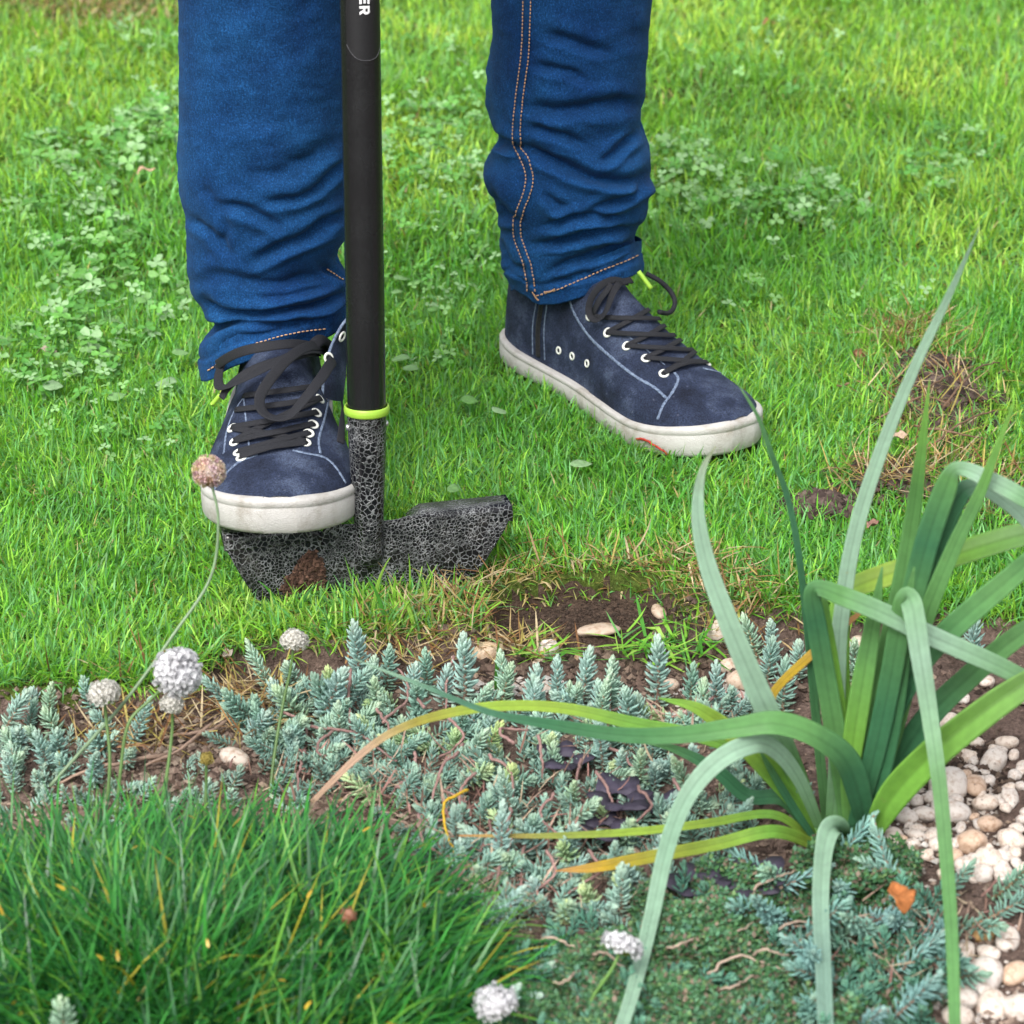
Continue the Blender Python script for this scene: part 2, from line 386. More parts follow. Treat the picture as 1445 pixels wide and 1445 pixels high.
# ================================================================== half-moon edger
def mat_hammer(name):
    m, t, b, o = new_mat(name)
    g = nd(t, 'ShaderNodeNewGeometry')
    n0 = noise_n(t, 260, 2, vec=g.outputs['Position'])
    sc = nd(t, 'ShaderNodeVectorMath', operation='SCALE'); sc.inputs['Scale'].default_value = 0.0030
    t.links.new(n0.outputs['Color'], sc.inputs[0])
    ad = nd(t, 'ShaderNodeVectorMath', operation='ADD'); t.links.new(g.outputs['Position'], ad.inputs[0]); t.links.new(sc.outputs[0], ad.inputs[1])
    def cells(scale, lo, hi):
        v = nd(t, 'ShaderNodeTexVoronoi', feature='DISTANCE_TO_EDGE'); v.inputs['Scale'].default_value = scale
        v.inputs['Randomness'].default_value = 0.9; t.links.new(ad.outputs[0], v.inputs['Vector'])
        return ramp(t, v.outputs['Distance'], [(lo, 1.0), (hi, 0.0)])
    ra = cells(255, 0.02, 0.10); rb = cells(400, 0.03, 0.13)
    nz = noise_n(t, 26, 2); sel = ramp(t, nz.outputs[0], [(0.46, 0.0), (0.54, 1.0)])
    web = mixc(t, sel.outputs[0], ra.outputs[0], rb.outputs[0])
    nw = noise_n(t, 70, 3); gr = ramp(t, nw.outputs[0], [(0.3, (0.035, 0.040, 0.038)), (0.72, (0.27, 0.28, 0.29))])
    c = mixc(t, web, (0.006, 0.006, 0.008), gr.outputs[0])
    n2 = noise_n(t, 34, 4); r2 = ramp(t, n2.outputs[0], [(0.56, 0.0), (0.72, 0.4)])
    c = mixc(t, r2.outputs[0], c, (0.06, 0.052, 0.046))
    t.links.new(c, b.inputs['Base Color'])
    b.inputs['Metallic'].default_value = 0.1; b.inputs['Roughness'].default_value = 0.2
    bump(t, b, web, 0.0005, 0.8)
    return m
M['hammer'] = mat_hammer('hammered_enamel')
def mat_shaft():
    m, t, b, o = new_mat('black_tube'); n = noise_n(t, 700, 3); n2 = noise_n(t, 30, 3)
    r = ramp(t, n.outputs[0], [(0.4, (0.006, 0.007, 0.008)), (0.72, (0.011, 0.0125, 0.014)), (0.8, (0.035, 0.037, 0.04))])
    t.links.new(r.outputs[0], b.inputs['Base Color'])
    rr = ramp(t, n2.outputs[0], [(0.3, 0.20), (0.7, 0.30)]); t.links.new(rr.outputs[0], b.inputs['Roughness'])
    bump(t, b, n.outputs[0], 0.0001, 0.5); return m
M['shaft'] = mat_shaft()
M['sticker'] = mat_plain('sticker_film', (0.010, 0.0108, 0.0125), 0.36, nscale=900, nvar=0.4)
M['lime'] = mat_plain('lime_plastic', (0.30, 0.52, 0.05), 0.35, nscale=200, nvar=0.1)
M['print'] = mat_plain('white_print', (0.8, 0.8, 0.82), 0.5, nscale=600, nvar=0.08)
M['steel'] = mat_plain('rivet_steel', (0.6, 0.6, 0.6), 0.3, metal=0.9)

TO = G(525, 838); YAW = math.radians(14); LEAN = math.radians(6)
TU = np.array([math.cos(YAW), math.sin(YAW), 0]); TN0 = np.array([-TU[1], TU[0], 0])
TV = np.array([0, 0, 1])*math.cos(LEAN)+TN0*math.sin(LEAN); TN = np.cross(TV, TU)      # TN: towards the viewer
TN = -TN if TN[1] > 0 else TN
def tp(px, py, off=0.0):
    d = ray(px, py); t = ((TO+TN*off-CAM) @ TN)/(d @ TN); q = CAM+d*t-TO; return np.array([q @ TU, q @ TV])
def tw(u, v, n=0.0): u = np.asarray(u, float)[..., None]; v = np.asarray(v, float)[..., None]; n = np.asarray(n, float)[..., None]; return TO+TU*u+TV*v+TN*n
edger = setp(empty('lawn_edger', TO), 'half-moon lawn edger with black shaft, lime ring and speckled steel blade', 'garden tool')
a0 = tp(521, 775); a1 = tp(507.5, 0)
sh_dir = unit(a1-a0)
def sh(v, n=0.0):                                               # point on the shaft axis at height v
    u = a0[0]+(v-a0[1])*sh_dir[0]/sh_dir[1]; return u
vring = tp(520, 577)[1]; vtop = 0.92
SR = 0.01365; SN = 0.0125                                        # shaft radius, axis distance from the blade plane
def lathe_on_axis(prof, n=40):
    V = []
    ax = unit(tw(sh(1.0), 1.0)-tw(sh(0.0), 0.0)); e1 = unit(TU-ax*(TU @ ax)); e2 = np.cross(ax, e1)
    a = np.linspace(0, 2*math.pi, n, endpoint=False)
    for (v, r, dn) in prof:
        c = tw(sh(v), v, dn); V.append(c+r*(np.cos(a)[:, None]*e1+np.sin(a)[:, None]*e2))
    V = np.vstack(V); return V, grid_quads(len(prof), n, True)
V, Q = lathe_on_axis([(vring-0.002, SR, 0), (vring+0.002, SR, 0)]+[(v, SR, 0) for v in np.linspace(vring+0.02, vtop, 24)])
shaft = link('shaft', mesh_np('shaft', V, Q=Q), M['shaft'], edger)
V, Q = lathe_on_axis([(vtop-0.05, SR, 0), (vtop-0.05, SR+0.004, 0), (vtop-0.03, SR+0.005, 0), (vtop+0.03, SR+0.005, 0), (vtop+0.034, 0.002, 0)])
hb = MB().add(V, Q=Q); c = tw(sh(vtop+0.03), vtop+0.03)
hb.tube(c+TU*np.linspace(-0.06, 0.06, 9)[:, None], [0.010, 0.013, 0.0145, 0.015, 0.016, 0.015, 0.0145, 0.013, 0.010], 16)
hb.build('grip', M['shaft'], edger)
rr = 0.0028; th = np.linspace(0, 2*math.pi, 14)
V, Q = lathe_on_axis([(vring+rr*1.15*math.sin(x), SR+0.0006+rr*0.75*(1+math.cos(x))*0.5*1.0, 0) for x in th])
link('collar_ring', mesh_np('collar_ring', V, Q=Q), M['lime'], edger)
# socket: tapers, then flattens into the blade
v0 = tp(522, 800)[1]; vs_ = np.linspace(vring-0.003, v0+0.012, 16)
prof = []
for v in vs_:
    k = (vring-0.003-v)/(vring-v0); prof.append((v, 0.0139-0.0032*sstep(0.0, 0.8, k), 0.0))
for a in np.linspace(0.15, 1.5, 7):
    prof.append((v0+0.012-0.012*math.sin(a), 0.0107*math.cos(a)**0.8+0.0002, 0.0))
V, Q = lathe_on_axis(prof)
link('socket', mesh_np('socket', V, Q=Q), M['hammer'], edger)
for sgn in (-1, 1):
    p = tw(sh(vring-0.012), vring-0.012)+TU*sgn*0.0136; mbr = MB()
    mbr.tube(np.array([p-TU*sgn*0.001, p+TU*sgn*0.0014, p+TU*sgn*0.0018]), [0.0024, 0.0022, 0.0008], 12); mbr.build('rivet', M['steel'], edger)
# blade: plate with shoulders and two folded treads
pl = [tp(*q) for q in ((561, 733), (575, 728), (587, 720), (722, 715), (712, 747), (683, 794), (659, 822))]
pr = np.array(pl); tz = pr[3][1]
pr[2][1] -= 0.004; pr[3][1] -= 0.0055
right = [(0.010, pr[0][1])]+[tuple(p) for p in pr[:6]]+[(0.060, -0.012), (0.045, -0.035), (0.022, -0.050), (0.0, -0.055)]
u_end = pr[3][0]
L3 = tp(316, 757); Lc = [(-0.010, pr[0][1]), (-0.030, pr[1][1]), (-0.036, tz-0.006), (L3[0], tz-0.0055)]+[tuple(tp(*q)) for q in ((319, 776), (340, 813))]+[(-0.075, -0.012), (-0.05, -0.035), (-0.024, -0.050)]
poly = right+Lc[::-1]
bm = bmesh.new()
fv = [bm.verts.new(tw(u, v, 0.0015)) for u, v in poly]; f = bm.faces.new(fv)
ex = bmesh.ops.extrude_face_region(bm, geom=[f]); vv = [e for e in ex['geom'] if isinstance(e, bmesh.types.BMVert)]
bmesh.ops.translate(bm, verts=vv, vec=Vector(-TN*0.003)); bmesh.ops.recalc_face_normals(bm, faces=bm.faces)
bmesh.ops.bevel(bm, geom=[e for e in bm.edges], offset=0.0007, segments=2, affect='EDGES')
me = bpy.data.meshes.new('blade'); bm.to_mesh(me); bm.free()
blade = link('blade', me, M['hammer'], edger)
def tread(ua, ub, ramp_side):
    us = np.linspace(ua, ub, 16); prof = []
    R = 0.0045
    outer = [(0.0012, -0.0076), (0.0016, -0.0075), (0.0016, -0.0068), (0.0016, -0.003)]+[(0.0016-R+R*math.cos(a), 0.0+R*math.sin(a)) for a in np.linspace(0, 1.45, 7)]+[(-0.021, 0.0055), (-0.0218, 0.0042), (-0.021, 0.0028)]
    inner = [(-0.0045-0.003+0.003*math.cos(a)+0.003, 0.0+0.003*math.sin(a)) for a in np.linspace(1.45, 0, 4)]+[(-0.0018, -0.0068), (-0.0018, -0.0075), (-0.0014, -0.0076)]
    pr_ = np.array(outer+inner); n = len(pr_); rows = []
    for u in us:
        k = (u-ua)/(ub-ua)
        drop = -0.006*(1-sstep(0.0, 0.12, k if ramp_side > 0 else 1-k)); vt = tz-0.003+drop
        wid = 1.0 if True else 1
        rows.append(tw(np.full(n, u), vt+pr_[:, 1], pr_[:, 0]))
    V = np.vstack(rows); Q = grid_quads(len(us), n, True)
    T = [(0, i+1, i) for i in range(1, n-1)]+[((len(us)-1)*n, (len(us)-1)*n+i, (len(us)-1)*n+i+1) for i in range(1, n-1)]
    me = mesh_np('tread', V, np.array(T), Q); return link('tread', me, M['hammer'], edger)
tread(pr[1][0]+0.003, u_end+0.0005, 1); tread(L3[0]-0.0005, -0.034, -1)
# sticker and its lettering on the shaft
ax = unit(tw(sh(1.0), 1.0)-tw(sh(0.0), 0.0)); e1 = unit(TU-ax*(TU @ ax)); e2 = np.cross(ax, e1)
if e2 @ TN < 0: e2 = -e2
def on_shaft(s, v, lift):                                       # s: arc length to the right of the line facing the viewer
    a = s/SR; s = np.asarray(s, float); v = np.asarray(v, float)
    c = tw(sh(v), v); return c+(SR+lift)*(np.sin(a)[..., None]*e1+np.cos(a)[..., None]*e2)
vb = tp(510, 81)[1]; ss = np.linspace(-0.0125, 0.0165, 25); rows = []
for k in np.linspace(0, 1, 14):
    low = vb+0.0105*(np.abs((ss-0.002)/0.0145))**2.6
    rows.append(on_shaft(ss, low+(0.62-low)*k, 0.00018))
link('sticker', mesh_np('sticker', np.vstack(rows), Q=grid_quads(14, 25)), M['sticker'], edger)
edge = on_shaft(ss, vb+0.0105*(np.abs((ss-0.002)/0.0145))**2.6, 0.00022)
MB().tube(edge, 0.00016, 5).build('sticker_edge', mat_plain('sticker_rim', (0.10, 0.10, 0.11), 0.4), edger)
# glyph strokes in a 0..1 box (x right, y up); the word runs down the shaft, so x -> -v, y -> +s
GL = {'E': [((0, 0), (0.3, 0), (0.3, 1), (0, 1)), ((0.3, 0), (0.92, 0), (0.92, 0.22), (0.3, 0.22)), ((0.3, 0.39), (0.85, 0.39), (0.85, 0.61), (0.3, 0.61)), ((0.3, 0.78), (0.92, 0.78), (0.92, 1), (0.3, 1))],
      'R': [((0, 0), (0.3, 0), (0.3, 1), (0, 1)), ((0.3, 0.8), (0.68, 0.8), (0.78, 1.0), (0.3, 1)), ((0.68, 0.8), (0.72, 0.72), (0.99, 0.82), (0.78, 1.0)), ((0.72, 0.72), (0.72, 0.62), (1.02, 0.56), (0.99, 0.82)),
            ((0.72, 0.62), (0.62, 0.55), (0.84, 0.38), (1.02, 0.56)), ((0.3, 0.55), (0.3, 0.36), (0.84, 0.38), (0.62, 0.55)), ((0.42, 0.37), (0.70, 0.0), (1.06, 0.0), (0.72, 0.42))]}
vR = tp(510, 16)[1]; hgt = 0.0069; wid = 0.0056; sbase = -0.0028
for k, ch in enumerate('RE'):
    mbt = MB(); vstart = vR+wid+k*(wid+0.0009)
    for quad in GL[ch]:
        q = np.array(quad); n = 6; a = np.linspace(0, 1, n)
        g_ = ((1-a)[:, None, None]*((1-a)[None, :, None]*q[0]+a[None, :, None]*q[1])+a[:, None, None]*((1-a)[None, :, None]*q[3]+a[None, :, None]*q[2])).reshape(-1, 2)
        mbt.add(on_shaft(sbase+g_[:, 1]*hgt, vstart-g_[:, 0]*wid, 0.00035+0.00002*GL[ch].index(quad)), Q=grid_quads(n, n))
    mbt.build('letter', M['print'], shaft)
mbt = MB(); q = np.array([(0.0052, vR+wid*1.72), (0.0060, vR+wid*1.72), (0.0060, vR+wid*1.95), (0.0052, vR+wid*1.95)])
mbt.add(on_shaft(q[:, 0], q[:, 1], 0.00035), Q=[(0, 1, 2, 3)]); mbt.build('registered_mark', M['print'], shaft)

# ================================================================== person: jeans and shoes
def mat_denim(name):
    m, t, b, o = new_mat(name)
    n1 = noise_n(t, 11, 4, 0.6); n2 = noise_n(t, 750, 3, 0.7); n3 = noise_n(t, 60, 4, 0.6)
    g = nd(t, 'ShaderNodeNewGeometry')
    mp = nd(t, 'ShaderNodeMapping'); mp.inputs['Scale'].default_value = (1500, 1500, 190); t.links.new(g.outputs['Position'], mp.inputs[0])
    n4 = noise_n(t, 1.0, 2, 0.6, vec=mp.outputs[0])
    r1 = ramp(t, n1.outputs[0], [(0.33, (0.004, 0.028, 0.100)), (0.67, (0.009, 0.060, 0.172))])
    r3 = ramp(t, n3.outputs[0], [(0.3, 0.82), (0.7, 1.15)]); c = mixc(t, 1.0, r1.outputs[0], r3.outputs[0], 'MULTIPLY')
    r2 = ramp(t, n2.outputs[0], [(0.36, 0.6), (0.55, 1.0), (0.70, 1.9)]); c = mixc(t, 0.85, c, mixc(t, 1.0, c, r2.outputs[0], 'MULTIPLY'))
    r4 = ramp(t, n4.outputs[0], [(0.35, 0.7), (0.7, 1.3)]); c = mixc(t, 0.8, c, mixc(t, 1.0, c, r4.outputs[0], 'MULTIPLY'))
    a = attr(t); c = mixc(t, 1.0, c, a, 'MULTIPLY')
    t.links.new(c, b.inputs['Base Color']); b.inputs['Roughness'].default_value = 0.85; b.inputs['Specular IOR Level'].default_value = 0.1
    b.inputs['Sheen Weight'].default_value = 0.04; b.inputs['Sheen Roughness'].default_value = 0.5; b.inputs['Sheen Tint'].default_value = (0.5, 0.7, 1, 1)
    p = bump(t, b, n2.outputs[0], 0.0006, 0.8); bump(t, b, n3.outputs[0], 0.002, 0.35, p)
    return m
M['denim'] = mat_denim('denim')
M['thread'] = mat_plain('orange_thread', (0.52, 0.31, 0.18), 0.7, nscale=300, nvar=0.4)
person = setp(empty('person', G(720, 640)), 'person in blue jeans and navy canvas sneakers pressing the edger with one foot', 'person')
def build_leg(Yl, LX, RX, hem, strokes, tops, amount=1.5, ring_ratio=0.96):
    """LX / RX: silhouettes (photo px), hem: lower hem line (photo px); returns mesh grid."""
    lx = np.array(LX, float); rx = np.array(RX, float); hm = np.array(hem, float)
    zb = YP(hm[:, 0].mean(), hm[:, 1].mean(), Yl-0.05)[2]
    ztop = tops
    zs_vis = np.linspace(zb, YP(700, -30, Yl)[2], 190); zs = np.concatenate([zs_vis, np.linspace(zs_vis[-1], ztop, 26)[1:]])
    nth = 176; th = np.linspace(0, 2*math.pi, nth, endpoint=False)
    # image row of each level at the leg's mid depth
    _, pyr, dep = proj(np.stack([0*zs, 0*zs+Yl, zs], -1))
    xl = np.interp(pyr, lx[:, 1], lx[:, 0]); xr = np.interp(pyr, rx[:, 1], rx[:, 0])
    ker = np.array([1, 2, 3, 2, 1.])/9
    sm = lambda v: np.convolve(np.pad(v, 2, 'edge'), ker, 'valid')
    xl, xr = sm(sm(xl)), sm(sm(xr))
    wl = (xl-722.5)/FPX*dep; wr = (xr-722.5)/FPX*dep
    cx = (wl+wr)/2; a = (wr-wl)/2
    P = np.zeros((len(zs), nth, 3))
    asm = np.convolve(np.pad(a, 12, 'edge'), np.ones(25)/25, 'valid')
    P[..., 0] = cx[:, None]+a[:, None]*np.cos(th); P[..., 1] = Yl-(asm*ring_ratio)[:, None]*np.sin(th); P[..., 2] = zs[:, None]
    # hem line
    for it in range(3):
        px, py, dp = proj(P[0]); tgt = np.interp(px, hm[:, 0], hm[:, 1]); fr = np.sin(th) > -0.02
        dz = np.zeros(nth); dz[fr] = (py[fr]-tgt[fr])*dp[fr]/FPX/math.cos(PITCH)
        i0, i1 = 0, nth//2; z0, z1 = dz[i0], dz[i1]
        bk = ~fr; kk = (np.cos(th[bk])+1)/2; dz[bk] = z0*kk+z1*(1-kk)
        dz = np.convolve(np.pad(dz, 7, 'wrap'), np.ones(15)/15, 'valid')
        wgt = (1-sstep(0, 0.075, zs-zb))[:, None]; P[..., 2] += dz[None]*wgt
    # folds
    nrm = np.zeros_like(P); du = np.roll(P, -1, 1)-np.roll(P, 1, 1); dv = np.gradient(P, axis=0); nrm = unit(np.cross(du, dv))
    out = np.stack([np.cos(th), -np.sin(th), 0*th], -1)[None]
    if (nrm*out).sum(-1).mean() < 0: nrm = -nrm
    px, py, dp = proj(P.reshape(-1, 3)); px = px.reshape(P.shape[:2]); py = py.reshape(P.shape[:2])
    front = sstep(-0.15, 0.25, np.sin(th))[None]
    D = np.zeros(P.shape[:2])
    jx = px+7*fbm(px/45, py/30, 51)*2; jy = py+9*fbm(px/60, py/40, 52)*2
    for (pts, wpx, d, rid) in strokes:
        pts = np.array(pts, float); pts = spline(np.c_[pts], 14); bd = np.full(px.shape, 1e9); sg = np.zeros(px.shape); tt = np.zeros(px.shape)
        for i in range(len(pts)-1):
            ab = pts[i+1]-pts[i]; l2 = ab @ ab; s = np.clip(((jx-pts[i, 0])*ab[0]+(jy-pts[i, 1])*ab[1])/l2, 0, 1)
            ex_ = jx-(pts[i, 0]+s*ab[0]); ey_ = jy-(pts[i, 1]+s*ab[1]); dd = np.hypot(ex_, ey_)
            u = dd < bd; bd = np.where(u, dd, bd); sg = np.where(u, np.sign(ab[0]*ey_-ab[1]*ex_), sg); tt = np.where(u, (i+s)/(len(pts)-1), tt)
        taper = sstep(-0.02, 0.22, tt)*(1-sstep(0.78, 1.02, tt))*0.85+0.15
        sd = bd*sg                                           # positive: below the line
        prof = -np.exp(-(sd/wpx)**2)+rid*0.8*np.exp(-((sd-1.7*wpx)/(1.1*wpx))**2)+rid*0.5*np.exp(-((sd+2.0*wpx)/(1.5*wpx))**2)
        D += amount*d*taper*prof*np.exp(-(np.maximum(0, bd-3*wpx)/wpx)**2)
    D *= front
    zz = P[..., 2]; ang = th[None]+0*zz
    D += (1-front)*(0.006*fbm(ang*1.4+zz*9, zz*38, 61)*2)*sstep(0.55, 0.35, zz*1.0)
    D += 0.0007*fbm(px/24+py/60, py/13, 62, 4)*2*front+0.0022*fbm(px/70, py/48, 63, 3)*2*front
    hemr = P[..., 2]-P[0:1, :, 2]
    band = (1-sstep(0.0165, 0.0185, hemr)); D += 0.0011*band-0.0016*np.exp(-((hemr-0.0178)/0.0012)**2)
    D += 0.0009*band*fbm(px/7, py/40, 64)*2
    P = P+nrm*D[..., None]
    ins = P[0:1]-nrm[0:1]*0.0022; ins2 = ins+np.array([0, 0, 0.028]); ins[..., 2] += 0.0005
    ALL = np.concatenate([ins2, ins, P], 0)
    nr = len(ALL)
    wear = 1.0+np.clip(D/0.006, -0.3, 1.0)*0.22              # crests rub paler
    wear = np.concatenate([wear[:1], wear[:1], wear], 0)*np.r_[np.ones(2), np.ones(nr-2)][:, None]
    hb_ = np.concatenate([band[:1], band[:1], band], 0)
    C = np.ones((nr, nth, 3))*wear[..., None]*(1+0.22*hb_[..., None]*np.clip(fbm(px[0]/6, py[0]/50, 65)[None, :, None]*4+0.6, 0, 1.6))
    me = mesh_np('trouser_leg', ALL.reshape(-1, 3), Q=grid_quads(nr, nth, True), C=C.reshape(-1, 3))
    o = link('trouser_leg', me, M['denim'], person)
    bvh = BVHTree.FromPolygons([tuple(v) for v in ALL.reshape(-1, 3)], [tuple(int(i) for i in q) for q in grid_quads(nr, nth, True)])
    return o, bvh
def cast(bvh, px, py, lift=0.0, guess=None):
    d = Vector(ray(px, py)).normalized(); h = bvh.ray_cast(Vector(CAM), d)
    if h[0] is None:
        if guess is None: return None
        h = bvh.find_nearest(Vector(guess))
    n = np.array(h[1])
    if n @ np.array(d) > 0: n = -n
    return np.array(h[0])+n*lift, n
def surf_path(bvh, pts, n, lift=0.0, guess=None):
    c = spline(np.array(pts, float), n); P = []; N = []
    last = guess
    for x, y in c[:, :2]:
        r = cast(bvh, x, y, lift, last)
        if r is None: continue
        P.append(r[0]); N.append(r[1]); last = r[0]
    P = np.array(P); N = np.array(N)
    for _ in range(2):
        N[1:-1] = unit(N[:-2]+2*N[1:-1]+N[2:])
    return P, N
def strip(P, N, w, th, fold=0.0, nc=5, curl=0.0):
    t = unit(np.gradient(P, axis=0)); S = unit(np.cross(N, t)); N2 = np.cross(t, S); return ribbon(P, S, N2, w, th, fold, nc, curl)
def stitches(bvh, pts, pitch_px, parent, name='stitching', r=0.0006, mat='thread', lift=0.0003, duty=0.66):
    c = np.array(pts, float); c = spline(c, 400); s = np.r_[0, np.cumsum(np.linalg.norm(np.diff(c, axis=0), axis=1))]
    mb = MB(); k = 0.0
    while k+pitch_px < s[-1]:
        P = []
        for q in np.linspace(k, k+pitch_px*duty, 4):
            h = cast(bvh, np.interp(q, s, c[:, 0]), np.interp(q, s, c[:, 1]), lift)
            if h: P.append(h[0])
        if len(P) == 4 and np.linalg.norm(P[3]-P[0]) < 0.02: mb.tube(P, [r*0.7, r, r, r*0.7], 5)
        k += pitch_px
    if mb.n:
        o = mb.build(name, M[mat], parent); o['kind'] = 'stuff'; return o
# leg standing on the lawn (right in the photo)
LY2 = 0.385; LY1 = 0.155
L2 = [(660, -1400), (693, 0), (695.7, 40), (690, 100), (688.5, 140), (689.5, 161), (697, 187), (704.5, 202), (693, 219), (682, 238), (682, 250), (688, 269), (701, 292), (707.5, 307), (704.5, 332), (709, 356), (719, 378), (725, 396), (741, 425), (745, 440)]
R2 = [(960, -1400), (921.7, 0), (917, 40), (915, 76), (908, 131), (900.5, 170), (907, 189), (917, 219), (918.6, 253), (913.5, 298), (898, 322), (895, 338), (902, 359), (906, 380), (906, 440)]
H2 = [(735, 410), (745, 424), (768, 431), (790, 428), (810, 423), (853, 405), (906, 384)]
S2 = [([(738, 146), (790, 158), (850, 150), (905, 148)], 10, 0.0048, 0.5), ([(738, 205), (790, 233), (850, 250), (885, 254), (920, 238)], 8, 0.0062, 0.8),
      ([(843, 226), (872, 210), (900, 186)], 6, 0.004, 0.8), ([(690, 190), (708, 203), (735, 213)], 8, 0.006, 0.8), ([(830, 297), (880, 277), (917, 248)], 6, 0.0042, 0.8),
      ([(768, 318), (820, 306), (890, 306)], 6, 0.0042, 0.8), ([(752, 346), (800, 336), (860, 322), (897, 320)], 6, 0.0048, 0.8), ([(772, 386), (820, 362), (895, 342)], 7, 0.0042, 0.7),
      ([(752, 96), (800, 104), (830, 116)], 7, 0.0032, 0.6), ([(765, 48), (820, 66), (860, 70)], 8, 0.0028, 0.6), ([(690, 268), (712, 300), (735, 310)], 7, 0.004, 0.7), ([(765, 270), (785, 287), (800, 288)], 6, 0.003, 0.7),
      ([(745, 175), (780, 190), (830, 205)], 6, 0.003, 0.7), ([(700, 340), (720, 372), (745, 385)], 6, 0.003, 0.7), ([(770, 405), (830, 385), (900, 362)], 5, 0.002, 0.6)]
leg2, bv2 = build_leg(LY2, L2, R2, H2, S2, 0.84)
L1 = [(215, -1400), (252, 0), (252, 120), (252, 200), (254, 250), (261, 300), (264, 345), (267, 385), (272, 394), (290, 404), (305, 412), (299, 419), (286, 428), (278, 440), (277, 452), (283, 469), (291, 493), (293, 520)]
R1 = [(560, -1400), (500, 0), (497, 100), (496, 200), (494, 280), (490, 330), (477, 352), (474, 365), (480, 378), (491, 392), (494, 420), (492, 445), (488, 462), (486, 520)]
H1 = [(280, 530), (292, 540), (310, 528), (345, 510), (400, 494), (450, 480), (490, 458)]
S1 = [([(340, 237), (375, 250), (410, 240), (462, 214)], 12, 0.003, 0.5), ([(372, 292), (420, 277), (470, 247), (492, 222)], 7, 0.0042, 0.8), ([(308, 288), (350, 300), (402, 330)], 7, 0.0048, 0.8),
      ([(352, 372), (420, 337), (470, 312), (496, 300)], 7, 0.006, 0.9), ([(262, 300), (300, 330), (330, 362)], 7, 0.003, 0.7), ([(270, 395), (320, 392), (400, 400), (470, 380)], 9, 0.004, 0.6),
      ([(285, 424), (310, 433), (370, 440), (440, 434), (495, 412)], 6, 0.0085, 1.0), ([(278, 478), (330, 452), (400, 456), (440, 450)], 8, 0.0045, 0.8), ([(282, 265), (300, 280), (320, 320), (310, 350)], 6, 0.002, 0.6),
      ([(450, 372), (470, 385), (492, 400)], 5, 0.0035, 0.8), ([(300, 500), (340, 480), (420, 465)], 6, 0.0025, 0.7), ([(300, 160), (340, 170), (420, 160)], 14, 0.001, 0.4), ([(360, 420), (410, 418), (470, 405)], 6, 0.003, 0.6),
      ([(400, 216), (430, 222), (480, 190)], 10, 0.0025, 0.5), ([(300, 60), (350, 80), (440, 70)], 16, 0.0008, 0.3)]
leg1, bv1 = build_leg(LY1, L1, R1, H1, S1, 0.84, 1.0)
# hips close the trousers above the picture
V = []
for k, z in enumerate(np.linspace(0.80, 1.02, 8)):
    a = np.linspace(0, 2*math.pi, 40, endpoint=False); V.append(np.stack([-0.06+0.19*np.cos(a), 0.30+0.13*np.sin(a), z+0*a], -1))
link('trouser_hips', mesh_np('trouser_hips', np.vstack(V), Q=grid_quads(8, 40, True), C=np.ones((320, 3))), M['denim'], person)
# outer seam of the standing leg: raised welt and two rows of orange stitching
SEAM = [(745, -25), (744, 30), (742, 76), (737, 115), (732.5, 152), (730, 190), (732, 209), (741, 223), (747, 240), (748, 256), (743, 276), (735, 296), (731, 315), (732, 333), (738, 352), (745, 372), (749, 392), (751, 412)]
P, N = surf_path(bv2, SEAM, 130, 0.0002); Vr, Qr, _ = strip(P, N, 0.0064*(1+0.10*np.sin(np.arange(len(P))*0.9)), 0.0022, 0, 7)
MB().add(Vr, Q=Qr, C=(1.12, 1.1, 1.08)).build('seam_welt', M['denim'], leg2)
for dx in (-5.2, 5.2): stitches(bv2, [(x+dx, y) for x, y in SEAM], 5.2, leg2, lift=0.0016)
off = lambda L, d: [(x, y-d) for x, y in L]
stitches(bv2, [(757, 417), (775, 412), (790, 407), (815, 397), (850, 380), (880, 369), (902, 359)], 6.0, leg2, lift=0.0007)
stitches(bv2, [(768, 412), (776, 411), (784, 407)], 2.4, leg2, r=0.0008, lift=0.0008, duty=0.9); stitches(bv2, [(752, 411), (757, 420), (762, 424)], 2.2, leg2, r=0.0008, lift=0.0008, duty=0.9)
stitches(bv1, [(294, 523), (320, 504), (350, 489), (390, 476), (430, 467), (466, 463)], 6.0, leg1, lift=0.0007)
stitches(bv1, [(461, 379), (475, 389), (489, 399)], 5.0, leg1, lift=0.0007)
P, N = surf_path(bv1, [(256, 60), (262, 130), (271, 165), (273, 210), (276, 250), (280, 285), (275, 320), (272, 355)], 60, -0.0002)
Vr, Qr, _ = strip(P, N, 0.0016, 0.0016, 0, 5); MB().add(Vr, Q=Qr, C=(1.25, 1.2, 1.15)).build('seam_welt', M['denim'], leg1)
# ------------------------------------------------------------------ canvas sneakers
def mat_canvas(name):
    m, t, b, o = new_mat(name)
    n1 = noise_n(t, 30, 5, 0.65); n2 = noise_n(t, 900, 3, 0.7); n3 = noise_n(t, 240, 3)
    r1 = ramp(t, n1.outputs[0], [(0.30, (0.008, 0.011, 0.022)), (0.50, (0.019, 0.027, 0.054)), (0.75, (0.068, 0.088, 0.142))])
    r2 = ramp(t, n2.outputs[0], [(0.35, 0.45), (0.7, 1.8)]); c = mixc(t, 1.0, r1.outputs[0], r2.outputs[0], 'MULTIPLY')
    r3 = ramp(t, n3.outputs[0], [(0.70, 0.0), (0.78, 0.5)]); c = mixc(t, r3.outputs[0], c, (0.16, 0.17, 0.22))
    c = mixc(t, 1.0, c, attr(t), 'MULTIPLY')
    t.links.new(c, b.inputs['Base Color']); b.inputs['Roughness'].default_value = 0.85; b.inputs['Specular IOR Level'].default_value = 0.2
    p = bump(t, b, n2.outputs[0], 0.0006, 0.8); bump(t, b, n1.outputs[0], 0.004, 0.4, p); return m
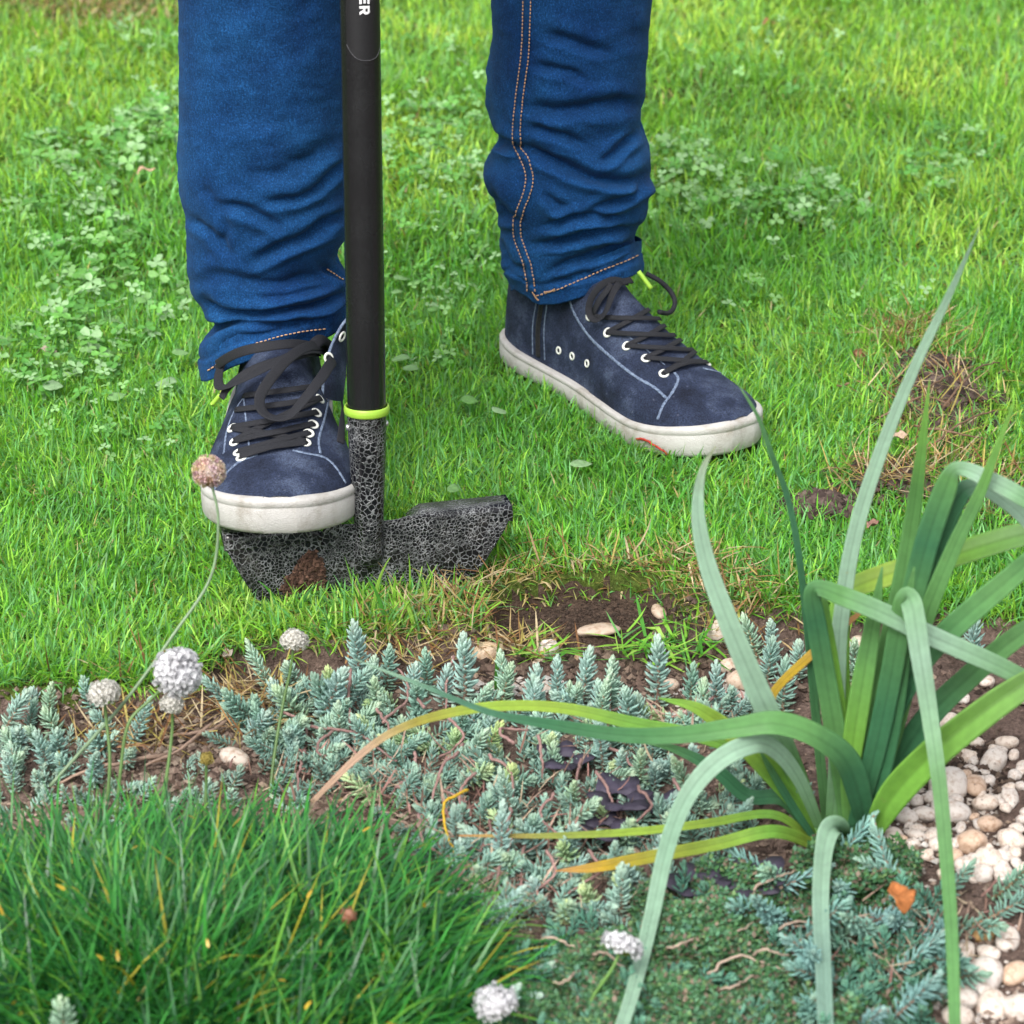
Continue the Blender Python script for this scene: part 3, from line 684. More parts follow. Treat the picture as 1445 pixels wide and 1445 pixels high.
def mat_rubber(name):
    m, t, b, o = new_mat(name)
    g = nd(t, 'ShaderNodeNewGeometry')
    v = nd(t, 'ShaderNodeTexVoronoi'); v.inputs['Scale'].default_value = 900; t.links.new(g.outputs['Position'], v.inputs['Vector'])
    n1 = noise_n(t, 38, 5, 0.7); n2 = noise_n(t, 160, 4, 0.7)
    r = ramp(t, n1.outputs[0], [(0.30, (0.30, 0.275, 0.24)), (0.48, (0.43, 0.415, 0.395)), (0.7, (0.485, 0.475, 0.455))])
    r2 = ramp(t, n2.outputs[0], [(0.62, 0.0), (0.76, 0.6)]); c = mixc(t, r2.outputs[0], r.outputs[0], (0.24, 0.26, 0.21))
    t.links.new(c, b.inputs['Base Color']); b.inputs['Roughness'].default_value = 0.6
    bump(t, b, v.outputs['Distance'], 0.0006, 0.45); return m
M['canvas'] = mat_canvas('navy_canvas'); M['rubber'] = mat_rubber('off_white_rubber')
M['lace'] = mat_plain('black_lace', (0.010, 0.0105, 0.014), 0.8, 0.3, nscale=1500, nvar=0.0, bumpd=0.0005, c2=(0.02, 0.021, 0.026))
M['fray'] = mat_plain('pale_frayed_thread', (0.20, 0.26, 0.36), 0.9, nscale=500, c2=(0.05, 0.07, 0.13))
M['eyelet'] = mat_plain('cream_eyelet', (0.72, 0.73, 0.68), 0.35)
M['dark'] = mat_plain('dark_gap', (0.01, 0.011, 0.016), 0.9)
M['zip'] = mat_plain('black_zip', (0.012, 0.012, 0.015), 0.5, nscale=700, nvar=0.5, bumpd=0.001)
XL = np.array([0, .012, .04, .09, .16, .28, .42, .55, .66, .75, .84, .91, .96, .988, 1.0])
W_LAT = np.array([0, .0125, .021, .0285, .033, .0355, .038, .0435, .0495, .0515, .0485, .0395, .027, .0148, 0])
W_MED = np.array([0, .0125, .021, .028, .0325, .0335, .034, .0395, .0465, .050, .0475, .039, .027, .0148, 0])
HX = np.array([0, .1, .3, .38, .45, .52, .6, .68, .76, .84, .90, .95, .98, 1.0]); HZ = np.array([.122, .128, .124, .114, .101, .090, .078, .065, .0545, .0475, .042, .0355, .031, .028])
def sole_h(x): return np.interp(x, [0, .3, .55, .75, .9, 1.0], [.022, .019, .019, .022, .026, .027])
def make_shoe(heel, F, med_sign, L=0.30, roll=0.0, pitch=0.0, hmax=0.2, wide=1.0):
    F = unit(np.array([F[0], F[1], pitch])); up = unit(np.array([0, 0, 1.0])-F*F[2]); lf = np.cross(up, F)
    up = unit(up*math.cos(roll)+lf*math.sin(roll)); lf = np.cross(up, F)
    def world(p): p = np.asarray(p, float); return heel+p[..., 0:1]*F+p[..., 1:2]*lf+p[..., 2:3]*up
    n = 84; t = np.linspace(0, 1, n); x = (1-np.cos(math.pi*t))/2; x[0] = 0.0008; x[-1] = 0.9992; x = np.where(x > 0.99, 0.99+(x-0.99)*0.3, x)
    fine = lambda tab: (lambda c: np.interp(x, np.maximum.accumulate(c[:, 0]), np.maximum(0, c[:, 1])))(spline(np.c_[XL*0.3, tab], 600)*np.array([1/0.3, 1]))
    wlat, wmed = fine(W_LAT)*wide, fine(W_MED)*wide
    wpos, wneg = (wmed, wlat) if med_sign > 0 else (wlat, wmed)
    h = np.interp(x, HX, np.minimum(HZ, hmax)); ker = np.ones(5)/5; h[3:-3] = np.convolve(np.pad(h, 2, 'edge'), ker, 'valid')[3:-3]
    spring = 0.010*np.clip((x-0.72)/0.28, 0, 1)**2
    cen = med_sign*0.004*np.sin(np.clip((x-0.3)/0.7, 0, 1)*math.pi)+med_sign*0.005*np.clip((x-.6)/.4, 0, 1)**2
    zs = sole_h(x)
    ns = 61; A = np.linspace(0, math.pi, ns)
    p = np.interp(x, [0, .3, .45, .6, .75, 1], [3.6, 3.3, 2.3, 2.05, 2.2, 2.3])
    ca = np.cos(A)[None]; sa = np.sin(A)[None]
    yy = np.sign(ca)*np.abs(ca)**(2/p[:, None]); zz = np.abs(sa)**(2/p[:, None])
    W = np.where(yy > 0, wpos[:, None], wneg[:, None])*0.985
    k = np.interp(x, [0, .12, .35, .5, .7], [.10, .22, .24, .10, 0])[:, None]
    Yl = cen[:, None]+yy*W*(1-k*zz)*(1+0.06*np.sin(math.pi*np.clip(zz*1.15, 0, 1))*(x[:, None] > .5))
    hh = np.maximum(h-zs, 0.0005)[:, None]+0.008
    Zl = zs[:, None]-0.008+zz*hh+spring[:, None]
    Xl = x[:, None]*L+np.interp(x, [0, .1, .3], [.012, .006, 0])[:, None]*zz**1.5*(1-x[:, None])
    S = np.stack([Xl, Yl, Zl], -1)
    # canvas gathers where the foot bends
    S[..., 2] += 0.0012*fbm(Xl*90, Yl*60, 71)*2*zz*(x[:, None] > .45)
    up_v = world(S).reshape(-1, 3); up_q = grid_quads(n, ns)
    C = np.ones((n, ns, 3))
    upper = link('shoe', mesh_np('shoe', up_v, Q=up_q, C=C.reshape(-1, 3)), M['canvas'], person)
    # sole ring
    out = np.concatenate([np.stack([x*L, cen+wpos], -1), np.stack([x*L, cen-wneg], -1)[::-1]], 0)
    sz = np.concatenate([zs, zs[::-1]]); spr = np.concatenate([spring, spring[::-1]])
    tg = np.roll(out, -1, 0)-np.roll(out, 1, 0); nr = unit(np.stack([tg[:, 1], -tg[:, 0]], -1))
    if (nr*(out-out.mean(0))).sum() < 0: nr = -nr
    prof = [(-.014, .02), (-.002, 0), (.0022, .05), (.0038, .16), (.0040, .40), (.0040, .74), (.0036, .765), (.0036, .785), (.0041, .81), (.0040, .93), (.0030, 1.0), (.001, 1.03), (-.006, 1.03)]
    rings = []
    for (o_, f_) in prof:
        q = out+nr*o_; rings.append(np.stack([q[:, 0], q[:, 1], sz*f_+spr*(1-0*f_)], -1))
    R = world(np.array(rings)); m = len(out); Q = grid_quads(len(prof), m, True)
    capq = [(i, i+1, m-2-i, m-1-i) for i in range(n-1)]
    sole = link('sole', mesh_np('sole', R.reshape(-1, 3), Q=np.vstack([Q, capq])), M['rubber'], upper)
    allv = [tuple(v) for v in np.vstack([up_v, R.reshape(-1, 3)])]
    allq = [tuple(int(i) for i in q) for q in np.vstack([up_q, Q+len(up_v)])]
    bvh = BVHTree.FromPolygons(allv, allq)
    return upper, bvh, world, out, nr
def eyelet(bvh, px, py, parent, R=0.0033, r=0.0011):
    h = cast(bvh, px, py, 0.0006)
    if h is None: return
    c, n = h; s = unit(np.cross(n, [0.3, 0.2, 0.9])); b = np.cross(n, s); a = np.linspace(0, 2*math.pi, 18, endpoint=False)
    ringp = []
    for q in np.linspace(0, 2*math.pi, 8, endpoint=False):
        rad = R+r*math.cos(q); ringp.append(c+n*r*0.7*math.sin(q)+rad*(np.cos(a)[:, None]*s+np.sin(a)[:, None]*b))
    V = np.concatenate([np.array(ringp).transpose(1, 0, 2).reshape(-1, 3)]); Q = []
    for i in range(18):
        for j in range(8): Q.append((i*8+j, i*8+(j+1) % 8, ((i+1) % 18)*8+(j+1) % 8, ((i+1) % 18)*8+j))
    k = len(V); disc = c-n*0.0001+R*(np.cos(a)[:, None]*s+np.sin(a)[:, None]*b); V = np.vstack([V, disc, c[None]])
    T = [(k+i, k+(i+1) % 18, k+18) for i in range(18)]
    mi = np.r_[np.ones(len(T), int), np.zeros(len(Q), int)]
    link('eyelet', mesh_np('eyelet', V, np.array(T), np.array(Q), mi=mi), [M['eyelet'], M['dark']], parent)
def seam(bvh, pts, parent, w=0.0022, th=0.0016, name='seam_edge', n=60, mat='fray', lift=0.0003):
    P, N = surf_path(bvh, pts, n, lift)
    if len(P) < 4: return
    wv = w*(0.8+0.5*rng.random(len(P))); Vr, Qr, _ = strip(P, N, wv, th, 0, 5)
    return MB().add(Vr, Q=Qr).build(name, M[mat], parent)
def lace(bvh, pts, parent, w=0.0062, th=0.0011, n=40, name='lace', roll=0.0, mat='lace'):
    """pts: (px, py, lift in m)."""
    c = spline(np.array(pts, float)*np.array([1, 1, 1000.0]), n)*np.array([1, 1, 0.001]); P = []; N = []; last = None
    for x, y, l in c:
        h = cast(bvh, x, y, 0.0, last)
        if h is None: continue
        vd = -unit(ray(x, y)); nn = unit(h[1]*0.6+vd*0.4)
        P.append(h[0]+nn*(0.0012+l)); N.append(nn); last = h[0]
    if len(P) < 4: return
    P = np.array(P); N = np.array(N)
    for _ in range(5): P[1:-1] = (P[:-2]+2*P[1:-1]+P[2:])/4; N[1:-1] = unit(N[:-2]+2*N[1:-1]+N[2:])
    if roll:
        t = unit(np.gradient(P, axis=0)); S = np.cross(N, t); ang = roll*np.sin(np.linspace(0, math.pi, len(P)))[:, None]; N = unit(N*np.cos(ang)+S*np.sin(ang))
    Vr, Qr, _ = strip(P, N, w, th, 0, 9)
    # woven ribs along the tape
    return MB().add(Vr, Q=Qr).build(name, M[mat], parent)

# standing shoe (right in the photo): inner side with zip and three vent eyelets towards the viewer
pH = G(726, 498); pT = G(1052, 654); F2 = unit(pT-pH)
HEEL2 = pT-F2*0.302; HEEL2[2] = 0.004
shoe2, sb2, sw2, out2, nr2 = make_shoe(HEEL2, F2, -1, 0.302, pitch=-0.004)
EM2 = [(832.7, 446), (858, 469.5), (885, 488.5), (911.8, 506), (936.7, 527.6)]; EL2 = [(930, 428), (949, 453), (967, 476), (982, 496), (997, 512.7)]
for e in EM2+EL2[2:]: eyelet(sb2, e[0], e[1], shoe2)
for e in ((789, 494.5), (808, 502.5), (829, 513)): eyelet(sb2, e[0], e[1], shoe2, 0.0027, 0.0009)
seam(sb2, [(804, 424), (812, 445), (832, 475), (860, 502), (895, 530), (925, 548), (940, 562)], shoe2)
seam(sb2, [(928, 592), (936, 572), (950, 552), (957, 535), (952, 526)], shoe2)
seam(sb2, [(992, 520), (1010, 524), (1028, 532), (1040, 542)], shoe2)
seam(sb2, [(757, 428), (752, 460), (752, 500)], shoe2, 0.0014); seam(sb2, [(772, 430), (768, 465), (769, 508)], shoe2, 0.0014)
seam(sb2, [(880, 470), (910, 492), (938, 515)], shoe2, 0.0012); seam(sb2, [(925, 420), (945, 450), (975, 487)], shoe2, 0.0012)
P, N = surf_path(sb2, [(765, 428), (760, 462), (760, 503)], 40, 0.0004); Vr, Qr, _ = strip(P, N, 0.0052, 0.0016, 0, 5); zp = MB().add(Vr, Q=Qr).build('zip', M['zip'], shoe2)
P, N = surf_path(sb2, [(764, 430), (759.5, 462), (759.5, 502)], 46, 0.0014); mbz = MB()
for i in range(0, len(P)-1):
    t = unit(P[min(i+1, len(P)-1)]-P[max(i-1, 0)]); s = np.cross(N[i], t); mbz.tube([P[i]-s*0.0014, P[i]+s*0.0014], 0.0005, 5)
mbz.build('zip_teeth', M['zip'], zp)['kind'] = 'stuff'
for i in range(5):
    a, b_ = EM2[i], EL2[i]
    mid = ((a[0]+b_[0])/2, (a[1]+b_[1])/2)
    if i < 4:
        lace(sb2, [(*EM2[i+1], 0.001), ((EM2[i+1][0]+EL2[i][0])/2, (EM2[i+1][1]+EL2[i][1])/2+3, 0.003), (*EL2[i], 0.001)], shoe2, 0.0042)
        lace(sb2, [(*EL2[i+1], 0.001), ((EL2[i+1][0]+EM2[i][0])/2, (EL2[i+1][1]+EM2[i][1])/2+3, 0.0045), (*EM2[i], 0.001)], shoe2, 0.0042)
lace(sb2, [(*EM2[4], 0.001), (965, 517, 0.004), (*EL2[4], 0.001)], shoe2, 0.0042)
lace(sb2, [(880, 405, 0.006), (858, 402, 0.010), (842, 420, 0.012), (838, 442, 0.010), (847, 456, 0.008), (860, 445, 0.010), (866, 424, 0.012), (870, 406, 0.009)], shoe2, 0.0058, roll=0.7)
lace(sb2, [(866, 406, 0.006), (890, 400, 0.008), (905, 392, 0.008), (915, 388, 0.006)], shoe2, 0.0058)
lace(sb2, [(838, 445, 0.002), (850, 425, 0.006), (862, 408, 0.009)], shoe2, 0.005)
# loose loop standing off on the far side of the ankle
yq = LY2-0.035
P = np.array([YP(912, 386, yq), YP(930, 396, yq), YP(945, 410, yq), YP(952, 424, yq-.005), YP(950, 436, yq-.01), YP(942, 442, yq-.02), YP(930, 440, yq-.03)]); P = spline(P, 40)
MB().tube(P, 0.0021, 8).build('lace', M['lace'], shoe2)
P = np.array([YP(901, 383, LY2-0.062), YP(910, 395, LY2-0.064), YP(919, 407, LY2-0.066)]); MB().tube(spline(P, 10), 0.0019, 10).build('lace_tip', M['lime'], shoe2)
tng = seam(sb2, [(903, 396), (911, 409), (907, 419), (917, 424)], shoe2, 0.0035, 0.002, 'tongue_tab', 20)
# shoe pressing on the tread (left in the photo)
TZ = 0.0585
F1 = unit(np.array([0.05, -1.0, 0])); toe1 = G(386, 757, TZ+0.008); HEEL1 = toe1-F1*0.296; HEEL1[2] = TZ-0.004
shoe1, sb1, sw1, out1, nr1 = make_shoe(HEEL1, F1, 1, 0.296, pitch=0.012, hmax=0.086, wide=1.06)
EL1 = [(328, 604.5), (331.6, 624), (337, 639), (341, 646.7)]; ER1 = [(451, 563.4), (446.4, 583), (441.7, 599.4), (435.4, 612), (431, 625)]
for e in EL1: eyelet(sb1, e[0], e[1], shoe1)
for e in ER1: eyelet(sb1, e[0], e[1], shoe1)
seam(sb1, [(303, 690), (318, 670), (338, 652), (364, 642)], shoe1); seam(sb1, [(488, 682), (474, 660), (458, 646), (432, 640), (413, 636)], shoe1)
seam(sb1, [(316, 640), (320, 610), (330, 582), (345, 560)], shoe1, 0.0016); seam(sb1, [(452, 640), (450, 620), (458, 590), (464, 560), (466, 530)], shoe1, 0.0018)
seam(sb1, [(344, 560), (348, 600), (352, 632)], shoe1, 0.0012); seam(sb1, [(368, 540), (372, 560)], shoe1, 0.0012)
lace(sb1, [(339, 646, 0.001), (380, 636, 0.004), (431, 625, 0.001)], shoe1, 0.0058)
bars = [((337, 639), (435.4, 612)), ((331.6, 624), (441.7, 599.4)), ((328, 604.5), (446.4, 583)), ((334, 580), (451, 563.4)), ((345, 560), (452, 545))]
for (a, b_) in bars:
    lace(sb1, [(*a, 0.001), ((a[0]+b_[0])/2, (a[1]+b_[1])/2+4, 0.005), (*b_, 0.001)], shoe1, 0.0046)
for (a, b_) in (((331, 624), (451, 563)), ((431, 625), (331, 606))):
    lace(sb1, [(*a, 0.001), ((a[0]+b_[0])/2, (a[1]+b_[1])/2, 0.0025), (*b_, 0.001)], shoe1, 0.0048)
lace(sb1, [(440, 500, 0.012), (410, 505, 0.016), (370, 514, 0.020), (322, 532, 0.022), (298, 552, 0.020), (296, 566, 0.018), (312, 572, 0.018), (345, 562, 0.020), (385, 536, 0.020), (415, 516, 0.018), (438, 504, 0.014)], shoe1, 0.0076, n=70, roll=0.6)
lace(sb1, [(436, 504, 0.010), (408, 520, 0.014), (370, 535, 0.016), (340, 560, 0.016), (330, 574, 0.014)], shoe1, 0.0070)
lace(sb1, [(436, 496, 0.016), (410, 520, 0.020), (385, 556, 0.022), (372, 584, 0.020), (378, 602, 0.016), (398, 606, 0.014), (416, 596, 0.018), (432, 565, 0.022), (440, 530, 0.022), (441, 503, 0.018)], shoe1, 0.0080, n=70, roll=0.5)
lace(sb1, [(439, 498, 0.012), (447, 503, 0.018), (430, 496, 0.02), (424, 505, 0.014)], shoe1, 0.009, th=0.004)
tip = lace(sb1, [(442, 497, 0.014), (456, 515, 0.014), (465, 545, 0.012), (470, 585, 0.010), (474, 618, 0.008), (475, 632, 0.006)], shoe1, 0.0062, roll=0.4)
def aglet(bvh, pts, parent, lift):
    P = []; last = None
    for x, y in pts:
        h = cast(bvh, x, y, lift, last); last = h[0] if h else last
        if h: P.append(h[0])
    if len(P) > 1: MB().tube(spline(np.array(P), 8), 0.0018, 10).build('lace_tip', M['lime'], parent)
aglet(sb1, [(332, 572), (322, 585), (312, 599)], shoe1, 0.014)
P = np.array([YP(475, 637, 0.03), YP(474, 658, 0.028)]); MB().tube(spline(P, 6), 0.0017, 10).build('lace_tip', M['lime'], shoe1)
# high collar flap beside the shaft with two eyelets
yc = LY1-0.055
Pf = np.array([YP(455, 560, yc-.03), YP(458, 520, yc-.015), YP(468, 488, yc-.005), YP(481, 462, yc+.0), YP(491, 449, yc+.005)])
Pb = np.array([YP(484, 566, yc+.0), YP(488, 530, yc+.01), YP(490, 500, yc+.02), YP(493, 475, yc+.03), YP(496, 449, yc+.03)])
A_ = spline(Pf, 24); B_ = spline(Pb, 24); kk = np.linspace(0, 1, 10)[None, :, None]
nv = np.array([0.1, -1, 0.2]); nv = nv/np.linalg.norm(nv)
FV = A_[:, None]*(1-kk)+B_[:, None]*kk+nv*0.006*np.sin(kk*math.pi); BV = FV-nv*0.003
ring = np.concatenate([FV, BV[:, ::-1]], 1); Vf = ring.reshape(-1, 3); Qf = grid_quads(24, 20, True)
flap = link('collar_flap', mesh_np('collar_flap', Vf, Q=Qf, C=np.ones((len(Vf), 3))), M['canvas'], shoe1)
fb = BVHTree.FromPolygons([tuple(v) for v in Vf], [tuple(int(i) for i in q) for q in Qf])
eyelet(fb, 482, 474.6, shoe1); eyelet(fb, 463, 505, shoe1)
MB().tube(A_-nv*0.001, 0.0012, 6).build('seam_edge', M['fray'], shoe1)
# footprint tests for the grass
def foot_test(world, out, nr, shrink):
    poly = world(np.c_[out+nr*shrink, np.zeros(len(out))])[:, :2]
    def f(x, y):
        ins = np.zeros(len(x), bool); j = len(poly)-1
        lo = poly.min(0); hi = poly.max(0); cand = np.where((x > lo[0]) & (x < hi[0]) & (y > lo[1]) & (y < hi[1]))[0]
        xx, yy = x[cand], y[cand]; r = np.zeros(len(cand), bool)
        for i in range(len(poly)):
            xi, yi = poly[i]; xj, yj = poly[j]
            with np.errstate(divide='ignore', invalid='ignore'):
                r ^= ((yi > yy) != (yj > yy)) & (xx < (xj-xi)*(yy-yi)/(yj-yi+1e-15)+xi)
            j = i
        ins[cand] = r; return ins
    return f
ft2 = foot_test(sw2, out2, nr2, 0.003)
def shoe_test(x, y):
    r = ft2(x, y)
    q = np.stack([x, y, 0*x], -1)-TO; u = q @ TU; d = q @ TN0
    return r | ((np.abs(u) < 0.1) & (np.abs(d) < 0.0035))
make_grass('lawn_grass', 225000, -0.17, 0.62, lambda y: 0.50+0.30*(y+0.2), (0.013, 0.031), (0.0009, 0.0019), 3, 'short bright green mown grass around the shoes and blade', shoe_test)
make_grass('lawn_grass', 160000, 0.62, 2.1, lambda y: 0.74+0.24*(y-0.6), (0.018, 0.036), (0.0014, 0.0027), 3, 'bright green mown grass stretching back behind the legs', lambda x, y: np.zeros(len(x), bool))
# ================================================================== strap-leaved plant
BASE = ground_at(1178, 1178); BASE[2] -= 0.004
strap = setp(empty('strap_leaf_plant', BASE), 'tall plant with long arching blue-green strap leaves in the border', 'plant')
BY = BASE[1]
PALE = (0.38, 0.59, 0.43); MID = (0.15, 0.36, 0.115); DARK = (0.06, 0.205, 0.095); BRI = (0.22, 0.48, 0.075); YEL = (0.62, 0.42, 0.04); ORA = (0.62, 0.33, 0.14); TAN = (0.62, 0.42, 0.30); LIM = (0.38, 0.56, 0.08)
def leaf(pts, cols, fold=0.28, curl=0.0, roll=0.0, th=0.0009, wide=0.86, label=None):
    """pts: (px, py, y offset from the plant's base, width px); cols: colours spread along the leaf."""
    C = np.array([[*YP(p[0], p[1], BY+p[2]), p[3]] for p in pts])
    for i in range(len(C)): C[i, 3] = C[i, 3]*mpp(C[i, :3])*wide
    C[1:, 2] = np.maximum(C[1:, 2], 0.004)
    n = max(40, len(pts)*9); S_ = spline(C, n); P = S_[:, :3]; W = np.maximum(S_[:, 3], 0.0006)
    P[1:-1] = (P[:-2]+4*P[1:-1]+P[2:])/6
    t = unit(np.gradient(P, axis=0)); vd = unit(P-CAM)
    S = unit(np.cross(t, vd))
    # keep the side vector from flipping and let it turn slowly
    for i in range(1, n):
        if S[i] @ S[i-1] < 0: S[i] = -S[i]
    for _ in range(6): S[1:-1] = S[:-2]+2*S[1:-1]+S[2:]; S = unit(S-t*(S*t).sum(1)[:, None])
    N = np.cross(S, t)
    if (N*vd).sum(1).mean() > 0: N = -N
    r = np.interp(np.linspace(0, 1, n), np.linspace(0, 1, len(roll)), np.radians(roll))[:, None] if not np.isscalar(roll) else math.radians(roll)
    S, N = S*np.cos(r)+N*np.sin(r), N*np.cos(r)-S*np.sin(r)
    W = W/np.maximum(0.45, np.abs(np.cos(r)) if np.isscalar(r) else np.abs(np.cos(r))[:, 0])
    nc = 11; V, Q, n2 = ribbon(P, S, N, W, th, fold, nc, curl)
    cc = np.array(cols, float); ci = np.stack([np.interp(np.linspace(0, 1, n), np.linspace(0, 1, len(cc)), cc[:, k]) for k in range(3)], -1)
    str_ = 1+0.05*np.sin(np.linspace(0, 22, nc)); str_[nc//2] *= 0.86; st2 = np.r_[str_, str_[::-1]]
    Cc = ci[:, None]*st2[None, :, None]*(1+0.16*fbm(np.linspace(0, 9, n), np.linspace(0, 9, n), 81)[:, None, None]*2)
    Cc = Cc+np.zeros((n, n2, 3))
    al = np.r_[np.linspace(0, 1, nc), np.linspace(1, 0, nc)][None, :, None]+np.zeros((n, n2, 1))
    o = MB().add(V, Q=Q, C=np.concatenate([Cc, al], -1).reshape(-1, 4)).build('leaf', M['strap'], strap)
    if label: o['label'] = label
    return o
leaf([(1172, 1178, 0, 20), (1180, 1080, 0.01, 26), (1182, 960, 0.02, 27), (1186, 880, 0.025, 27), (1205, 760, 0.03, 26), (1240, 645, 0.03, 23), (1290, 520, 0.03, 18), (1340, 415, 0.03, 12), (1382, 320, 0.025, 1.5)], [MID, PALE, PALE, PALE, (0.22, 0.38, 0.25)], fold=0.2, label='longest pale leaf rising to the upper right')
leaf([(1168, 1178, 0.01, 16), (1155, 1050, 0.03, 16), (1140, 900, 0.04, 12), (1128, 790, 0.045, 11), (1112, 705, 0.05, 10), (1088, 640, 0.05, 9), (1068, 585, 0.05, 6), (1036, 534, 0.05, 1)], [MID, DARK, DARK, MID], fold=0.15, roll=20)
leaf([(1198, 1172, 0.0, 26), (1186, 1080, 0.0, 34), (1166, 960, -0.005, 34), (1152, 880, -0.01, 33), (1146, 842, -0.012, 30), (1152, 829, -0.014, 26), (1180, 838, -0.016, 32), (1240, 862, -0.02, 33), (1320, 900, -0.02, 33), (1430, 950, -0.02, 30), (1530, 1010, -0.02, 20), (1590, 1080, -0.02, 3)], [MID, MID, DARK, MID, PALE, MID, MID], fold=0.15, th=0.0013)
leaf([(1205, 1172, -0.005, 26), (1235, 1060, -0.01, 34), (1258, 950, -0.015, 36), (1272, 868, -0.02, 36), (1280, 842, -0.025, 34), (1288, 858, -0.035, 35), (1298, 920, -0.045, 33), (1312, 1010, -0.055, 28), (1326, 1110, -0.085, 25), (1337, 1230, -0.13, 23), (1344, 1340, -0.19, 21), (1348, 1470, -0.25, 19)], [DARK, DARK, MID, PALE, (0.16, 0.34, 0.13), MID, MID], fold=0.12, th=0.0013, label='leaf folded over at its top and hanging down in front')
leaf([(1222, 1172, -0.005, 30), (1212, 1120, -0.015, 48), (1192, 1072, -0.025, 52), (1150, 1040, -0.035, 46), (1095, 1022, -0.04, 46), (1040, 1028, -0.042, 40), (960, 1038, -0.044, 34), (880, 1038, -0.045, 30), (780, 1023, -0.045, 22), (690, 1005, -0.04, 13), (590, 965, -0.035, 9), (500, 930, -0.03, 2)], [DARK, DARK, MID, MID, (0.08, 0.24, 0.085), DARK, (0.11, 0.26, 0.17), PALE], fold=0.3, wide=0.72, roll=[0, 10, 30, 20, 15, 10, 10, 0])
leaf([(1158, 1176, 0.005, 20), (1120, 1085, 0.0, 34), (1085, 1008, -0.01, 40), (1052, 935, -0.012, 37), (1022, 862, -0.01, 33), (998, 795, -0.005, 29), (985, 725, 0.0, 22), (991, 665, 0.005, 12), (1010, 629, 0.01, 1.5)], [BRI, MID, PALE, PALE, PALE, PALE, (0.3, 0.33, 0.2)], fold=0.35, label='pale leaf with a dark midrib reaching towards the toe of the standing shoe')
leaf([(1150, 1178, 0.01, 14), (1080, 1080, 0.015, 20), (990, 1040, 0.015, 21), (900, 1022, 0.012, 22), (800, 1000, 0.01, 19), (710, 996, 0.008, 17), (630, 1007, 0.006, 16), (560, 1030, 0.003, 13), (505, 1068, 0.0, 12), (440, 1132, -0.01, 8)], [MID, BRI, BRI, BRI, LIM, LIM, (0.45, 0.40, 0.08), TAN, TAN], fold=0.25, label='arching leaf withered to a tan tip at the left')
leaf([(1162, 1180, -0.005, 20), (1125, 1095, -0.02, 32), (1085, 1052, -0.035, 40), (1048, 1054, -0.048, 44), (1003, 1082, -0.06, 44), (966, 1130, -0.075, 40), (940, 1200, -0.10, 37), (918, 1300, -0.135, 35), (893, 1400, -0.20, 32), (868, 1490, -0.25, 30)], [MID, PALE, PALE, (0.26, 0.44, 0.30), PALE, PALE], fold=0.25, wide=0.64, label='pale leaf drooping to the lower left')
leaf([(1190, 1184, -0.01, 24), (1182, 1168, -0.03, 34), (1170, 1172, -0.045, 36), (1162, 1205, -0.07, 30), (1158, 1270, -0.12, 28), (1161, 1350, -0.17, 27), (1166, 1480, -0.25, 26)], [MID, PALE, PALE, (0.28, 0.45, 0.36), (0.26, 0.43, 0.34)], fold=0.5, label='pale leaf hanging straight down at the front')
leaf([(1150, 1192, -0.01, 18), (1090, 1188, -0.03, 22), (1010, 1192, -0.045, 21), (945, 1213, -0.055, 21), (880, 1240, -0.065, 20), (830, 1265, -0.072, 15), (783, 1288, -0.075, 2)], [LIM, BRI, LIM, (0.4, 0.42, 0.05), YEL, ORA], fold=0.3, label='leaf yellowing to an orange tip')
leaf([(1148, 1186, 0.0, 12), (1090, 1172, -0.01, 14), (1000, 1188, -0.02, 14), (900, 1213, -0.03, 13), (780, 1235, -0.035, 10), (648, 1238, -0.035, 3)], [LIM, BRI, LIM, LIM, (0.36, 0.40, 0.10), ORA], fold=0.3)
leaf([(1160, 1182, 0, 22), (1125, 1128, 0.0, 38), (1082, 1080, -0.004, 40), (1040, 1040, -0.006, 34), (985, 1000, -0.01, 20), (930, 985, -0.01, 2)], [BRI, BRI, LIM, BRI], fold=0.3)
leaf([(1156, 1190, 0.005, 18), (1105, 1168, 0.008, 24), (1055, 1128, 0.012, 24), (1012, 1088, 0.015, 22), (955, 1058, 0.02, 14), (900, 1045, 0.02, 2)], [MID, DARK, DARK, MID], fold=0.2)
leaf([(1152, 1188, -0.005, 10), (1120, 1140, -0.008, 14), (1090, 1090, -0.01, 12), (1070, 1055, -0.012, 2)], [DARK, DARK, MID], fold=0.2)
leaf([(1228, 1180, -0.01, 28), (1262, 1120, -0.02, 50), (1310, 1068, -0.03, 52), (1360, 1025, -0.035, 50), (1440, 968, -0.04, 44), (1530, 925, -0.04, 30), (1620, 910, -0.04, 3)], [BRI, BRI, (0.2, 0.40, 0.10), MID], fold=0.45, roll=[0, 15, 15])
leaf([(1210, 1174, 0.0, 24), (1245, 1040, 0.0, 38), (1290, 945, -0.005, 42), (1345, 885, -0.01, 40), (1430, 812, -0.015, 36), (1500, 750, -0.02, 24), (1570, 700, -0.02, 2)], [DARK, DARK, MID, DARK], fold=0.3)
leaf([(1220, 1176, 0.005, 26), (1262, 1085, 0.008, 40), (1310, 1012, 0.01, 40), (1360, 962, 0.01, 38), (1440, 895, 0.01, 34), (1520, 850, 0.01, 22), (1590, 830, 0.01, 2)], [DARK, DARK, MID, DARK], fold=0.35)
leaf([(1205, 1172, 0.005, 24), (1228, 1030, 0.012, 40), (1262, 880, 0.02, 36), (1283, 760, 0.025, 28), (1298, 655, 0.03, 19), (1312, 535, 0.035, 1.5)], [DARK, MID, MID, (0.10, 0.26, 0.07), BRI], fold=0.3)
